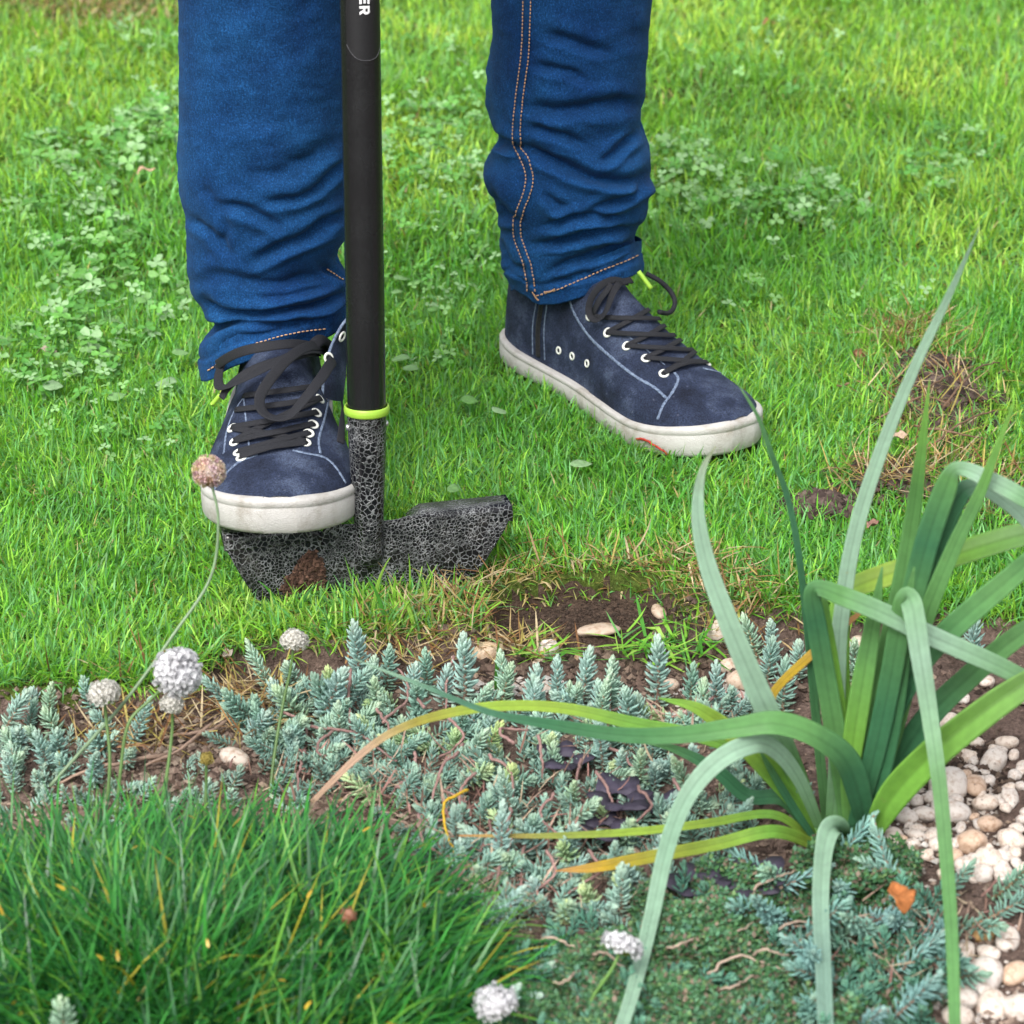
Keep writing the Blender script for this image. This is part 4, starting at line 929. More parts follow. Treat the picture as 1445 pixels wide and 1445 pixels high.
leaf([(1212, 1172, 0.0, 24), (1240, 1020, 0.005, 36), (1278, 880, 0.01, 38), (1308, 765, 0.012, 40), (1334, 690, 0.012, 38), (1346, 664, 0.01, 26), (1362, 662, 0.006, 24), (1390, 674, 0.0, 28), (1440, 700, -0.01, 28), (1500, 745, -0.015, 20), (1540, 800, -0.02, 2)], [DARK, MID, MID, DARK, MID, PALE, MID, DARK], fold=0.2)
leaf([(1216, 1172, 0.006, 24), (1258, 1010, 0.012, 36), (1300, 860, 0.02, 38), (1328, 755, 0.022, 36), (1354, 698, 0.022, 34), (1376, 686, 0.02, 26), (1400, 694, 0.015, 26), (1450, 735, 0.01, 24), (1490, 800, 0.005, 16), (1510, 870, 0.0, 2)], [DARK, DARK, MID, DARK, DARK, PALE, PALE, MID], fold=0.2)
leaf([(1222, 1174, 0.0, 20), (1262, 1030, 0.0, 30), (1300, 890, -0.004, 30), (1345, 775, -0.008, 26), (1385, 690, -0.01, 19), (1430, 570, -0.01, 4)], [DARK, MID, MID, MID, BRI], fold=0.2)
leaf([(1198, 1172, 0.01, 22), (1186, 1000, 0.03, 34), (1184, 880, 0.045, 36), (1196, 836, 0.05, 34), (1240, 815, 0.055, 38), (1330, 788, 0.06, 40), (1440, 755, 0.06, 38), (1540, 740, 0.06, 24), (1620, 750, 0.06, 2)], [BRI, BRI, BRI, LIM, BRI, (0.2, 0.38, 0.16), PALE], fold=0.25)
leaf([(1165, 1178, 0.012, 12), (1118, 1070, 0.02, 16), (1090, 1000, 0.025, 15), (1094, 974, 0.03, 14), (1139, 929, 0.035, 15), (1185, 888, 0.04, 13), (1225, 856, 0.04, 3)], [LIM, LIM, LIM, YEL, YEL, ORA, ORA], fold=0.2, label='yellowed leaf bent up behind the others')
leaf([(1196, 1176, 0.004, 20), (1190, 1060, 0.006, 28), (1172, 930, 0.006, 26), (1164, 850, 0.006, 10), (1162, 830, 0.006, 2)], [BRI, BRI, BRI, MID], fold=0.2)
leaf([(1198, 1176, -0.004, 18), (1200, 1080, -0.004, 32), (1216, 970, -0.002, 36), (1232, 880, 0.0, 26), (1245, 800, 0.0, 3)], [MID, BRI, MID, MID], fold=0.25)
leaf([(1208, 1174, 0.0, 24), (1232, 1110, -0.006, 44), (1256, 1000, -0.010, 46), (1272, 900, -0.012, 34), (1290, 800, -0.012, 3)], [DARK, DARK, (0.07, 0.20, 0.075), MID], fold=0.3)

# ================================================================== stonecrop
def sprig_mesh(name, seed, H=0.042, leafL=0.0105, n=74, bud=1.0, tint=None, droop=0.0, stemlen=0.012):
    r = np.random.default_rng(seed); mb = MB()
    bend = r.normal(0, 0.12); c = np.stack([np.linspace(0, 1, 12)**2*bend*H, 0*np.linspace(0, 1, 12), np.linspace(-stemlen, H, 12)], -1)
    mb.tube(c, np.linspace(0.0015, 0.0009, 12), 6, C=(0.28, 0.18, 0.14))
    for i in range(n):
        k = (i+0.5)/n; k = k**0.85; a = i*2.39996; z = k*H
        base = np.array([np.interp(z, c[:, 2], c[:, 0]), 0, z])
        el = np.interp(k, [0, 0.35, 0.75, 1], [0.10, 0.45, 0.85, 1.4])+r.normal(0, 0.12)-droop*(1-k)
        L = 0.88*leafL*np.interp(k, [0, 0.25, 0.75, 0.93, 1], [0.75, 1.05, 1.0, 0.72, 0.5])*r.uniform(0.85, 1.12)
        d = np.array([math.cos(a)*math.cos(el), math.sin(a)*math.cos(el), math.sin(el)]); up = np.array([0, 0, 1.0])
        s = unit(np.cross(d, up)+1e-6); u = np.cross(s, d); w_ = 0.00105*r.uniform(0.85, 1.15)
        rings = []
        for (f, rad) in ((0.0, 0.55), (0.4, 1.0), (0.78, 0.85)):
            p = base+d*L*f+u*L*0.10*f*f
            rings.append([p+w_*rad*(math.cos(q)*s*1.15+math.sin(q)*u*0.75) for q in (0.3, 0.3+math.pi/2, 0.3+math.pi, 0.3+1.5*math.pi)])
        V = np.array(rings).reshape(-1, 3); tip = base+d*L+u*L*0.14; V = np.vstack([V, tip]); Q = grid_quads(3, 4, True); T = [(8+j, 8+(j+1) % 4, 12) for j in range(4)]
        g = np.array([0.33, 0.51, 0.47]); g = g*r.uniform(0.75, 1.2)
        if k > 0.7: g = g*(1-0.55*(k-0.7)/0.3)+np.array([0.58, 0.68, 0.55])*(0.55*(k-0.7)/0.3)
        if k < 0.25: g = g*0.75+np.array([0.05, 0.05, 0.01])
        if tint is not None: g = g*np.array(tint)
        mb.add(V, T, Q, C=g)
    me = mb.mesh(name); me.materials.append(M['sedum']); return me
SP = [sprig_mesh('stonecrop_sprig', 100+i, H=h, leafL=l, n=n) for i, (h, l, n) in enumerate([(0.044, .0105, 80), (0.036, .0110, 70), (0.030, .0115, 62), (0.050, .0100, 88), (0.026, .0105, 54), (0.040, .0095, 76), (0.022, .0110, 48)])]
SPG = [sprig_mesh('stonecrop_sprig', 140+i, H=h, leafL=l, n=n, tint=(1.25, 1.12, 0.72)) for i, (h, l, n) in enumerate([(0.030, .0105, 60), (0.024, .0110, 52)])]
SPN = [sprig_mesh('stonecrop_sprig', 160+i, H=h, leafL=l, n=n, tint=(0.72, 0.85, 0.9)) for i, (h, l, n) in enumerate([(0.060, .0125, 70), (0.050, .0120, 62)])]
def put_sprig(me, p, az, tilt, sc, group, label):
    o = bpy.data.objects.new('stonecrop_sprig', me); col.objects.link(o)
    o.location = Vector(p); o.rotation_euler = (Matrix.Rotation(az, 3, 'Z') @ Matrix.Rotation(tilt, 3, 'X') @ Matrix.Rotation(random.uniform(0, 6.28), 3, 'Z')).to_euler()
    o.scale = (sc, sc, sc); setp(o, label, 'stonecrop', group); return o
def at_foot(px, py_base): p = ground_at(px, py_base); p[2] -= 0.002; return p
# the row along the soil edge, traced one by one: (top px, top py, scale, mesh)
row = [(511, 872, 1.15, 3, 0.05), (440, 925, 1.25, 0, -0.35), (468, 948, 1.15, 1, -0.3), (420, 955, 1.1, 1, -0.5), (548, 908, 0.85, 0, 0.1), (604, 915, 0.9, 5, 0), (660, 902, 1.2, 0, 0.12), (625, 945, 0.9, 2, 0), (722, 925, 0.9, 5, 0.2), (700, 940, 0.8, 1, -0.2),
       (752, 945, 0.95, 1, 0), (758, 965, 1.0, 2, 0.1), (790, 932, 0.9, 5, 0.1), (798, 955, 0.8, 1, -0.3), (824, 917, 1.0, 0, 0.1), (866, 928, 0.95, 5, 0.05), (850, 968, 1.0, 1, 0), (932, 908, 1.15, 0, 0.08), (890, 972, 1.0, 1, -0.1), (912, 985, 0.9, 2, 0.1),
       (968, 945, 0.85, 1, -0.15), (1012, 940, 0.95, 5, 0.05), (985, 968, 0.9, 1, 0), (1040, 962, 0.8, 2, 0.3), (1062, 872, 0.9, 1, -0.3), (1100, 868, 0.9, 5, 0.25), (1088, 905, 0.9, 1, 0.2), (1098, 940, 1.0, 1, -0.2), (1075, 965, 0.9, 2, 0.1), (1130, 905, 0.85, 1, 0.1),
       (1215, 900, 0.9, 1, 0.2), (1228, 935, 0.8, 2, 0.2), (1350, 862, 0.95, 1, 0), (1380, 878, 0.95, 1, 0.2), (1330, 880, 0.7, 2, -0.2), (370, 985, 1.0, 1, -0.7), (345, 985, 0.9, 1, -0.8), (520, 935, 0.9, 1, -0.1), (580, 940, 0.9, 2, 0.1), (545, 955, 0.9, 1, 0.2)]
for (px, py, s, m, lean) in row:
    me = SP[m]; hgt = [0.044, .036, .030, .050, .026, .040, .022][m]*s
    p = at_foot(px-lean*30, py+hgt*0.93*1950)
    wh = 'in front of the edger blade' if px < 600 else ('in front of the dug hole' if px < 1050 else 'behind the strap-leaved plant')
    o = put_sprig(me, p, 0, 0, s*1.05, 'stonecrop sprigs along the back of the border '+wh, 'upright stonecrop sprig in the back row of the border '+wh)
    o.rotation_euler = (random.uniform(-0.1, 0.2), lean*0.9, random.uniform(0, 6.28))
def inpoly(px, py, poly):
    r = False; j = len(poly)-1
    for i in range(len(poly)):
        if ((poly[i][1] > py) != (poly[j][1] > py)) and px < (poly[j][0]-poly[i][0])*(py-poly[i][1])/(poly[j][1]-poly[i][1]+1e-9)+poly[i][0]: r = not r
        j = i
    return r
def scatter(poly, n, mind, seed, tries=4000):
    rr = random.Random(seed); out = []; xs_ = [p[0] for p in poly]; ys_ = [p[1] for p in poly]
    for _ in range(tries):
        if len(out) >= n: break
        px, py = rr.uniform(min(xs_), max(xs_)), rr.uniform(min(ys_), max(ys_))
        if not inpoly(px, py, poly): continue
        p = ground_at(px, py)
        if all((p[0]-q[0])**2+(p[1]-q[1])**2 > mind*mind for q in out): out.append(p)
    return out
mid_poly = [(330, 1010), (480, 985), (700, 1000), (1000, 1010), (1060, 1020), (1090, 1130), (1020, 1190), (960, 1240), (880, 1290), (740, 1330), (640, 1270), (600, 1180), (470, 1110), (380, 1090)]
for k, p in enumerate(scatter(mid_poly, 172, 0.0098, 3, 9000)):
    px, py, _ = proj(p); ms = SPG if (random.random() < 0.16) else SP[1:]
    me = random.choice(ms); p[2] -= random.uniform(0.0, 0.008)
    hue = 'yellow-green' if ms is SPG else 'blue-green'
    if px < 560: lb = 'rosette between the withered tan leaf tip and the grassy tuft'
    elif py < 1060: lb = 'rosette directly behind the long arching leaf in mid border'
    elif py < 1160: lb = 'rosette among bare pink stems below the arching leaf' if px < 760 else 'rosette between the arching leaf and the drooping pale leaf'
    else: lb = 'rosette at the right rim of the grassy tuft' if px < 720 else 'rosette around the yellow-tipped leaf above the mossy mat'
    put_sprig(me, p, random.uniform(-2.0, 2.0), random.uniform(0.0, 1.1), random.uniform(0.62, 1.05), hue+' stonecrop '+lb, hue+' stonecrop '+lb)
for k, p in enumerate(scatter([(20, 1020), (110, 1000), (190, 1050), (180, 1110), (90, 1115), (-20, 1130), (-40, 1040)], 22, 0.012, 5)):
    put_sprig(random.choice(SP[1:]), p, random.uniform(-2, 2), random.uniform(0.1, 0.7), random.uniform(0.7, 1.0), 'stonecrop sprigs behind the grassy tuft', 'small blue-green stonecrop sprig at the far left behind the grassy tuft')
for k, p in enumerate(scatter([(330, 1000), (380, 960), (480, 1000), (520, 1060), (420, 1085), (350, 1060)], 18, 0.011, 6)):
    put_sprig(random.choice(SP), p, random.uniform(-2, 2), random.uniform(0.1, 0.8), random.uniform(0.8, 1.05), 'stonecrop sprigs left of centre', 'sprawling blue-green stonecrop sprig beside the withered tan leaf tip')
for k, p in enumerate(scatter([(1050, 1262), (1130, 1232), (1250, 1240), (1310, 1268), (1420, 1262), (1430, 1296), (1330, 1318), (1310, 1480), (1190, 1480), (1110, 1360)], 36, 0.016, 8)):
    put_sprig(random.choice(SPN), p, random.uniform(-2.4, 2.4), random.uniform(0.7, 1.25), random.uniform(0.7, 1.0), 'long needle-leaved stonecrop stems at the front right', 'long lax stonecrop stem with needle leaves at the foot of the strap-leaved plant')
put_sprig(SPN[1], at_foot(1130, 1160), 0.2, 0.25, 0.9, 'long needle-leaved stonecrop stems at the front right', 'long lax stonecrop stem with needle leaves at the foot of the strap-leaved plant')
for (px, py) in ((690, 1450), (735, 1440), (760, 1395), (640, 1330), (700, 1310), (790, 1300), (660, 1250), (640, 1290)):
    put_sprig(random.choice(SP), ground_at(px, py), random.uniform(-2, 2), 0.5, 0.9, 'stonecrop sprigs beside the mossy mat', 'blue-green stonecrop sprig squeezed between the grassy tuft and the mossy mat')
# everything lower and smaller between the sprigs above: one low mat
def mat_mass(name, polys, n, seed, meshes, sc, label, tint):
    r = random.Random(seed); mb = MB(); data = []
    for me in meshes:
        V = np.zeros(len(me.vertices)*3, np.float32); me.vertices.foreach_get('co', V); V = V.reshape(-1, 3)
        C = np.zeros(len(me.vertices)*4, np.float32); me.attributes['col'].data.foreach_get('color', C); C = C.reshape(-1, 4)[:, :3]
        T = [tuple(p.vertices) for p in me.polygons if len(p.vertices) == 3]; Q = [tuple(p.vertices) for p in me.polygons if len(p.vertices) == 4]; data.append((V, np.array(T), np.array(Q), C))
    k = 0
    while k < n:
        poly = r.choice(polys); px = r.uniform(min(p[0] for p in poly), max(p[0] for p in poly)); py = r.uniform(min(p[1] for p in poly), max(p[1] for p in poly))
        if not inpoly(px, py, poly): continue
        V, T, Q, C = r.choice(data); R = np.array(Matrix.Rotation(r.uniform(0, 6.28), 3, 'Z') @ Matrix.Rotation(r.uniform(0.3, 1.35), 3, 'X') @ Matrix.Rotation(r.uniform(0, 6.28), 3, 'Z'))
        p = G(px, py); p[2] = hz(p[0], p[1])-0.002; mb.add((V*r.uniform(*sc)) @ R.T+p, T, Q, C=C*np.array(tint)*r.uniform(0.75, 1.15)); k += 1
    return setp(mb.build(name, M['sedum']), label, 'stonecrop', kind='stuff')
LOW = [sprig_mesh('low_sprig', 200+i, H=h, leafL=l, n=n_) for i, (h, l, n_) in enumerate([(0.026, .0100, 34), (0.034, .0095, 40), (0.020, .0105, 28)])]
mat_mass('stonecrop_mat', [mid_poly, mid_poly, mid_poly, [(330, 1000), (420, 950), (560, 950), (700, 960), (1050, 985), (1060, 1030), (400, 1090)]], 300, 31, LOW, (0.6, 0.95), 'low mat of small stonecrop shoots filling the middle of the border', (1, 1, 1))
mat_mass('stonecrop_mat', [[(-40, 1010), (110, 995), (240, 1040), (340, 1070), (430, 1110), (300, 1130), (-40, 1130)]], 70, 32, LOW, (0.5, 0.8), 'thin mat of small stonecrop shoots on the soil behind the grassy tuft', (1, 1, 1))
mat_mass('stonecrop_mat', [[(930, 1240), (1110, 1230), (1330, 1250), (1340, 1330), (1320, 1470), (960, 1470), (900, 1330)], [(700, 1340), (800, 1300), (960, 1260), (1000, 1470), (690, 1480)]], 270, 33, LOW, (0.6, 1.0), 'dark feathery stonecrop shoots mixed into the mossy mat at the front', (0.42, 0.64, 0.56))
# pale sprig poking up out of focus in the lower left corner
pz = YP(92, 1440, -0.60); bp = YP(92, 1500, -0.60); o = put_sprig(SP[2], pz-np.array([0, 0, 0.018]), 0, 0.1, 1.0, None, 'pale stonecrop sprig poking out of the grassy tuft in the lower left corner')
o.name = 'stonecrop_sprig'
MB().tube(spline(np.array([[pz[0]-.01, pz[1]+0.01, 0.0], [pz[0], pz[1], pz[2]*0.5], pz-np.array([0, 0, 0.014])]), 10), 0.0014, 6, C=(0.2, 0.2, 0.1)).build('stem', M['dry'], None)
st_ = bpy.data.objects[col.objects[-1].name]; st_.parent = o; bpy.context.view_layer.update(); st_.matrix_parent_inverse = o.matrix_world.inverted()

# ================================================================== thrift tuft with its flowers
TC = G(232, 1395); thrift = setp(empty('thrift_plant', TC), 'grassy dark green thrift tuft with white pompom flowers in the lower left', 'plant')
n = 10000
ang = rng.uniform(0, 2*math.pi, n); rad = np.sqrt(rng.random(n))
rx, ry = 0.168, 0.150
x = TC[0]+rx*rad*np.cos(ang); y = TC[1]+ry*rad*np.sin(ang)+0.01
x = np.concatenate([x, TC[0]-0.10+0.12*(rng.random(2500)*2-1)]); y = np.concatenate([y, TC[1]+0.12*(rng.random(2500)*2-1)]); n = len(x)
cx_ = (x-TC[0])/rx; cy_ = (y-TC[1])/ry; rad = np.hypot(cx_, cy_); outa = np.arctan2(cy_, cx_)
az = outa+rng.normal(0, 1.5, n)+0.9*fbm(x*30, y*30, 91)*4; lean = 0.12+0.55*rad*rng.uniform(0.4, 1.2, n)+np.abs(rng.normal(0, 0.15, n)); curve = np.abs(rng.normal(0.95, 0.55, n))
L = rng.uniform(0.05, 0.105, n)*(1.05-0.22*rad)
g = np.array([[0.026, 0.185, 0.032], [0.042, 0.25, 0.034], [0.016, 0.115, 0.032], [0.14, 0.37, 0.04], [0.42, 0.38, 0.04]])
kk = rng.choice(5, n, p=[0.36, 0.28, 0.2, 0.145, 0.015]); C = g[kk]*rng.uniform(0.75, 1.25, (n, 1))
z = height(x, y)-0.003
V, T, Cc = blades(np.stack([x, y, z], -1), L, rng.uniform(0.0017, 0.0031, n), az, lean, curve, C, 4)
V[:, 2] = np.maximum(V[:, 2], 0.0)
setp(link('foliage', mesh_np('foliage', V, T, C=Cc), M['thrift'], thrift), kind='stuff')
# sparse yellow dead tips
n = 34; x = TC[0]+rng.uniform(-0.16, 0.16, n); y = TC[1]+rng.uniform(-0.12, 0.13, n)
V, T, Cc = blades(np.stack([x, y, 0*x+0.03+0.03*rng.random(n)], -1), rng.uniform(0.005, 0.009, n), rng.uniform(0.0016, 0.0026, n), rng.uniform(0, 6.28, n), rng.uniform(0.3, 1.0, n), rng.uniform(0, 0.5, n), np.array([[0.55, 0.36, 0.03]])*rng.uniform(0.7, 1.2, (n, 1)), 3)
setp(link('withered_tips', mesh_np('withered_tips', V, T, C=Cc), M['thrift'], thrift), kind='stuff')
def floret_head(c, R, seed, colr, cov=1.0, axis=(0, 0, 1), squash=1.0, nf=64, dry=False, calyx=True):
    r = np.random.default_rng(seed); mb = MB(); ax_ = unit(np.array(axis, float)); s0 = unit(np.cross(ax_, [0.2, 0.9, 0.1])); b0 = np.cross(s0, ax_)
    # inner body
    ph = np.linspace(0.05, math.pi-0.05, 8); a = np.linspace(0, 2*math.pi, 12, endpoint=False)
    V = np.array([[c+0.55*R*(math.cos(p)*ax_*squash+math.sin(p)*(math.cos(q)*s0+math.sin(q)*b0)) for q in a] for p in ph]).reshape(-1, 3)
    mb.add(c+(V-c)*1.25, Q=grid_quads(8, 12, True), C=np.array(colr)*0.97)
    for i in range(nf):
        k = (i+0.5)/nf; zc = 1-k*(1+cov); zc = max(-0.98, zc); az_ = i*2.39996; sr = math.sqrt(max(0, 1-zc*zc))
        d = unit(zc*ax_+sr*(math.cos(az_)*s0+math.sin(az_)*b0)+r.normal(0, 0.10, 3)); ds = d-ax_*(d @ ax_)*(1-squash)
        p0 = c+ds*R*0.45; s = unit(np.cross(d, [0.3, 0.5, 0.8])); b = np.cross(d, s)
        p1 = c+ds*R*(r.uniform(0.84, 0.98) if dry else r.uniform(0.74, 1.06))
        npet = 5; V = [p0]; T = []
        for j in range(npet):
            q = 2*math.pi*j/npet+r.uniform(-.2, .2); pr_ = s*math.cos(q)+b*math.sin(q); sd_ = np.cross(d, pr_); rp = R*(0.22 if dry else 0.33)*r.uniform(0.8, 1.25)
            k0 = len(V); V += [p1-d*R*0.12+pr_*rp*0.3, p1+pr_*rp*0.8+sd_*rp*0.42+d*R*0.03, p1+pr_*rp*1.15+d*R*r.uniform(-.10, .06), p1+pr_*rp*0.8-sd_*rp*0.42+d*R*0.03]
            T += [(0, k0, k0+1), (0, k0+3, k0), (k0, k0+1, k0+2), (k0, k0+2, k0+3)]
        cc_ = np.array(colr)*r.uniform(0.8, 1.1)
        if dry: cc_ = cc_*np.array([1, r.uniform(0.8, 1.05), r.uniform(0.7, 1.1)])
        mb.add(np.array(V), np.array(T), C=cc_)
    if calyx:
        q = np.linspace(0, 1, 6); V = []
        for t_ in q: V.append([c-ax_*R*squash*(0.25+0.62*t_)+R*(0.62*(1-t_)**0.6+0.08)*(math.cos(x_)*s0+math.sin(x_)*b0) for x_ in a])
        mb.add(np.array(V).reshape(-1, 3), Q=grid_quads(6, 12, True), C=(0.34, 0.25, 0.10) if dry else (0.20, 0.26, 0.06))
    return mb
WH = (0.95, 0.945, 0.965); CRM = (0.88, 0.86, 0.80); DRYC = (0.88, 0.77, 0.66)
def flower(stem_pts, Rpx, colr, label, squash=1.0, nf=64, cov=0.9, dry=False, stemc=(0.16, 0.28, 0.09), r=0.0011, seed=0):
    P = np.array([YP(px, py, y_) for px, py, y_ in stem_pts]); S = spline(P, 36); R = Rpx*mpp(P[0]); ax_ = unit(S[0]-S[3])
    st = MB().tube(S, np.linspace(r*0.8, r*1.15, 36), 7, C=stemc).build('flower_stem', M['thrift'], thrift)
    o = floret_head(P[0]+ax_*R*squash*0.6, R, seed, colr, cov, ax_, squash, nf, dry).build('flower_head', M['petal'], st); o['label'] = label; return o
flower([(298, 680, -0.235), (308, 735, -0.24), (297, 815, -0.25), (245, 895, -0.27), (180, 985, -0.29), (110, 1065, -0.30), (70, 1110, -0.31)], 25, DRYC, 'dried brown pompom head in front of the shoe on the blade', dry=True, nf=70, seed=1, stemc=(0.26, 0.38, 0.22))
flower([(238, 962, -0.30), (215, 985, -0.30), (182, 1020, -0.31), (170, 1090, -0.32), (165, 1150, -0.33)], 34, WH, 'largest white pompom flower head', nf=90, seed=2, cov=0.8)
flower([(147, 985, -0.30), (150, 1015, -0.30), (155, 1070, -0.31), (152, 1130, -0.32)], 23, CRM, 'half-open white flower head at the far left', squash=0.6, nf=40, cov=0.25, seed=3)
flower([(243, 1000, -0.31), (243, 1030, -0.31), (236, 1090, -0.32), (225, 1150, -0.33)], 17, CRM, 'small white flower bud just below the largest flower', squash=0.7, nf=34, cov=0.35, seed=4)
flower([(414, 912, -0.215), (410, 945, -0.22), (400, 990, -0.23), (388, 1060, -0.25), (380, 1130, -0.27)], 20, CRM, 'pale closed flower head below the blade', squash=0.75, nf=46, cov=0.6, seed=5, stemc=(0.12, 0.22, 0.06))
flower([(291, 1076, -0.33), (291, 1110, -0.33), (289, 1160, -0.34)], 10, (0.55, 0.45, 0.14), 'tiny yellowish bud above the tuft', nf=24, seed=6)
flower([(875, 1343, -0.52), (862, 1370, -0.525), (838, 1405, -0.53), (812, 1462, -0.54)], 31, WH, 'white flower head in front of the drooping leaf', squash=0.5, nf=26, cov=0.2, seed=7, stemc=(0.16, 0.33, 0.07))
flower([(700, 1425, -0.58), (706, 1445, -0.58), (716, 1480, -0.59)], 32, WH, 'white flower head at the bottom edge', squash=0.6, nf=26, cov=0.25, seed=8)
flower([(493, 1298, -0.50), (497, 1320, -0.50), (505, 1370, -0.51)], 13, (0.62, 0.34, 0.24), 'small withered pink flower head in the tuft', nf=18, cov=0.6, dry=True, seed=9)
# ================================================================== pebbles
def pebble_mesh(seed, el=(1, 0.82, 0.62)):
    r = np.random.default_rng(seed); bm = bmesh.new(); bmesh.ops.create_icosphere(bm, subdivisions=3, radius=1.0)
    ph = r.uniform(0, 6, (5, 3)); fr = r.normal(0, 1.3, (5, 3))
    for v in bm.verts:
        p = np.array(v.co); d = 1+sum(0.055*math.sin(fr[i] @ p*1.6+ph[i, 0]) for i in range(5)); q = p*d*np.array(el); v.co = q
    me = bpy.data.meshes.new('pebble'); bm.to_mesh(me); bm.free()
    for p in me.polygons: p.use_smooth = True
    return me
def mat_pebble():
    m, t, b, o = new_mat('pebble_stone')
    oi = nd(t, 'ShaderNodeObjectInfo'); tc = nd(t, 'ShaderNodeTexCoord')
    n1 = noise_n(t, 2.6, 5, 0.65, vec=tc.outputs['Object']); n2 = noise_n(t, 240, 4)
    base = mixc(t, oi.outputs['Random'], (0.60, 0.545, 0.50), (0.66, 0.58, 0.51))
    r2 = ramp(t, oi.outputs['Random'], [(0.0, (1, 1, 1)), (0.62, (1, 0.96, 0.92)), (0.74, (0.86, 0.70, 0.58)), (0.86, (0.98, 0.96, 0.95)), (1.0, (0.72, 0.60, 0.52))]); r2.color_ramp.interpolation = 'CONSTANT'
    c = mixc(t, 1.0, base, r2.outputs[0], 'MULTIPLY')
    r1 = ramp(t, n1.outputs[0], [(0.33, (0.62, 0.50, 0.42)), (0.52, (1, 1, 1))]); c = mixc(t, 1.0, c, r1.outputs[0], 'MULTIPLY')
    r3 = ramp(t, n2.outputs[0], [(0.66, 0.0), (0.72, 0.7)]); c = mixc(t, r3.outputs[0], c, (0.14, 0.10, 0.075))
    c = mixc(t, 1.0, c, oi.outputs['Color'], 'MULTIPLY')
    t.links.new(c, b.inputs['Base Color']); b.inputs['Roughness'].default_value = 0.55; bump(t, b, n2.outputs[0], 0.0008, 0.6); return m
M['pebble'] = mat_pebble()
PB = [pebble_mesh(i, e) for i, e in enumerate([(1, .85, .65), (1, .75, .6), (1, .9, .75), (1, .7, .7), (1, .62, .5), (1, .95, .85)])]
for me in PB: me.materials.append(M['pebble'])
def pebble(px, py, wpx, label, group=None, color=(1, 1, 1), m=None, rot=None, sink=0.35, flat=1.0):
    p = ground_at(px, py); s = wpx/2*mpp(p); o = bpy.data.objects.new('pebble', random.choice(PB) if m is None else PB[m]); col.objects.link(o)
    o.location = Vector(p)+Vector((0, 0, s*(0.65-sink)*flat)); o.rotation_euler = (random.uniform(-.3, .3), random.uniform(-.3, .3), random.uniform(0, 6.28) if rot is None else rot); o.scale = (s, s, s*flat)
    o.color = (*color, 1); setp(o, label, 'pebble', group); return o
pebble(1013, 900, 46, 'round cream pebble with dark specks, biggest beside the dug soil', m=5, color=(.92, .88, .82))
pebble(775, 922, 30, 'upright egg-shaped cream pebble behind the stonecrop row', m=1, flat=1.6)
pebble(845, 893, 62, 'flat pale stone lying at the front lip of the dug hole', m=4, rot=0.2, flat=0.55, color=(.74, .65, .56))
pebble(755, 922, 36, 'small rust-brown pebble left of the egg-shaped one', color=(0.62, 0.42, 0.30)); pebble(690, 925, 44, 'long buff pebble beside the stonecrop left of the hole', m=3, rot=0.1, color=(1, .9, .75))
pebble(995, 878, 20, 'small orange-brown pebble behind the round speckled one', color=(0.8, 0.5, 0.32)); pebble(1385, 1320, 34, 'amber pebble among white ones at the lower right', color=(0.95, 0.66, 0.30), m=5)
pebble(930, 868, 34, 'pale stone half hidden by grass at the right of the hole', color=(.72, .66, .58)); pebble(330, 1075, 44, 'white pebble behind the grassy tuft', m=0); pebble(118, 1030, 24, 'single pebble among stonecrop at the far left', m=1)
for (px, py, wd) in ((1040, 930, 26), (1030, 945, 34), (1048, 965, 40), (945, 972, 26), (985, 895, 18), (1058, 950, 22), (640, 930, 20), (760, 940, 24), (720, 918, 22), (815, 930, 18), (1175, 905, 26), (1210, 912, 24), (1195, 935, 20), (1232, 925, 18), (1215, 880, 16)):
    pebble(px, py, wd, 'brownish speckled pebble lying in the dark soil near the dug hole', 'pebbles in the soil near the hole', (.85, .78, .70))
W1 = [(1262, 1090, 40), (1300, 1100, 34), (1340, 1120, 60), (1375, 1110, 44), (1400, 1080, 50), (1345, 1150, 62), (1390, 1140, 46), (1275, 1155, 44), (1300, 1150, 36), (1262, 1182, 34), (1295, 1182, 30), (1320, 1185, 26), (1340, 1200, 40), (1372, 1195, 52), (1400, 1170, 46), (1365, 1225, 40), (1395, 1215, 40), (1330, 1018, 34), (1340, 1020, 30), (1392, 965, 40), (1355, 985, 36), (1375, 1000, 28), (1402, 1010, 30), (1330, 1065, 28), (1290, 1065, 24), (1420, 1130, 50), (1430, 1190, 48), (1425, 1050, 40), (1310, 1210, 26), (1285, 1205, 26), (1250, 1150, 26), (1435, 990, 44), (1365, 1075, 30), (1310, 1130, 30), (1385, 1240, 36), (1415, 1235, 40)]
for (px, py, wd) in W1: pebble(px+random.uniform(-4, 4), py+random.uniform(-4, 4), wd*random.uniform(.78, .96), 'large smooth white pebble in the patch right of the strap-leaved plant', 'large white pebbles right of the strap-leaved plant')
for k in range(100):
    px, py = random.uniform(1240, 1450), random.uniform(1050, 1245); pebble(px, py, random.uniform(14, 26), 'small white pebble filling a gap between the larger ones right of the strap-leaved plant', 'small white pebbles right of the strap-leaved plant', sink=0.2)
for (px, py, wd) in ((1360, 1350, 46), (1395, 1350, 44), (1420, 1330, 44), (1385, 1390, 70), (1430, 1380, 46), (1360, 1412, 50), (1400, 1425, 54), (1440, 1430, 50), (1352, 1440, 40)):
    pebble(px, py, wd, 'white pebble in the lower right corner in front of the stonecrop', 'white pebbles in the lower right corner')
for (px, py, wd) in ((728, 1450, 50), (668, 1462, 44)): pebble(px, py, wd, 'pale grey pebble at the bottom edge under a white flower', 'pebbles at the bottom edge', (.75, .72, .78))
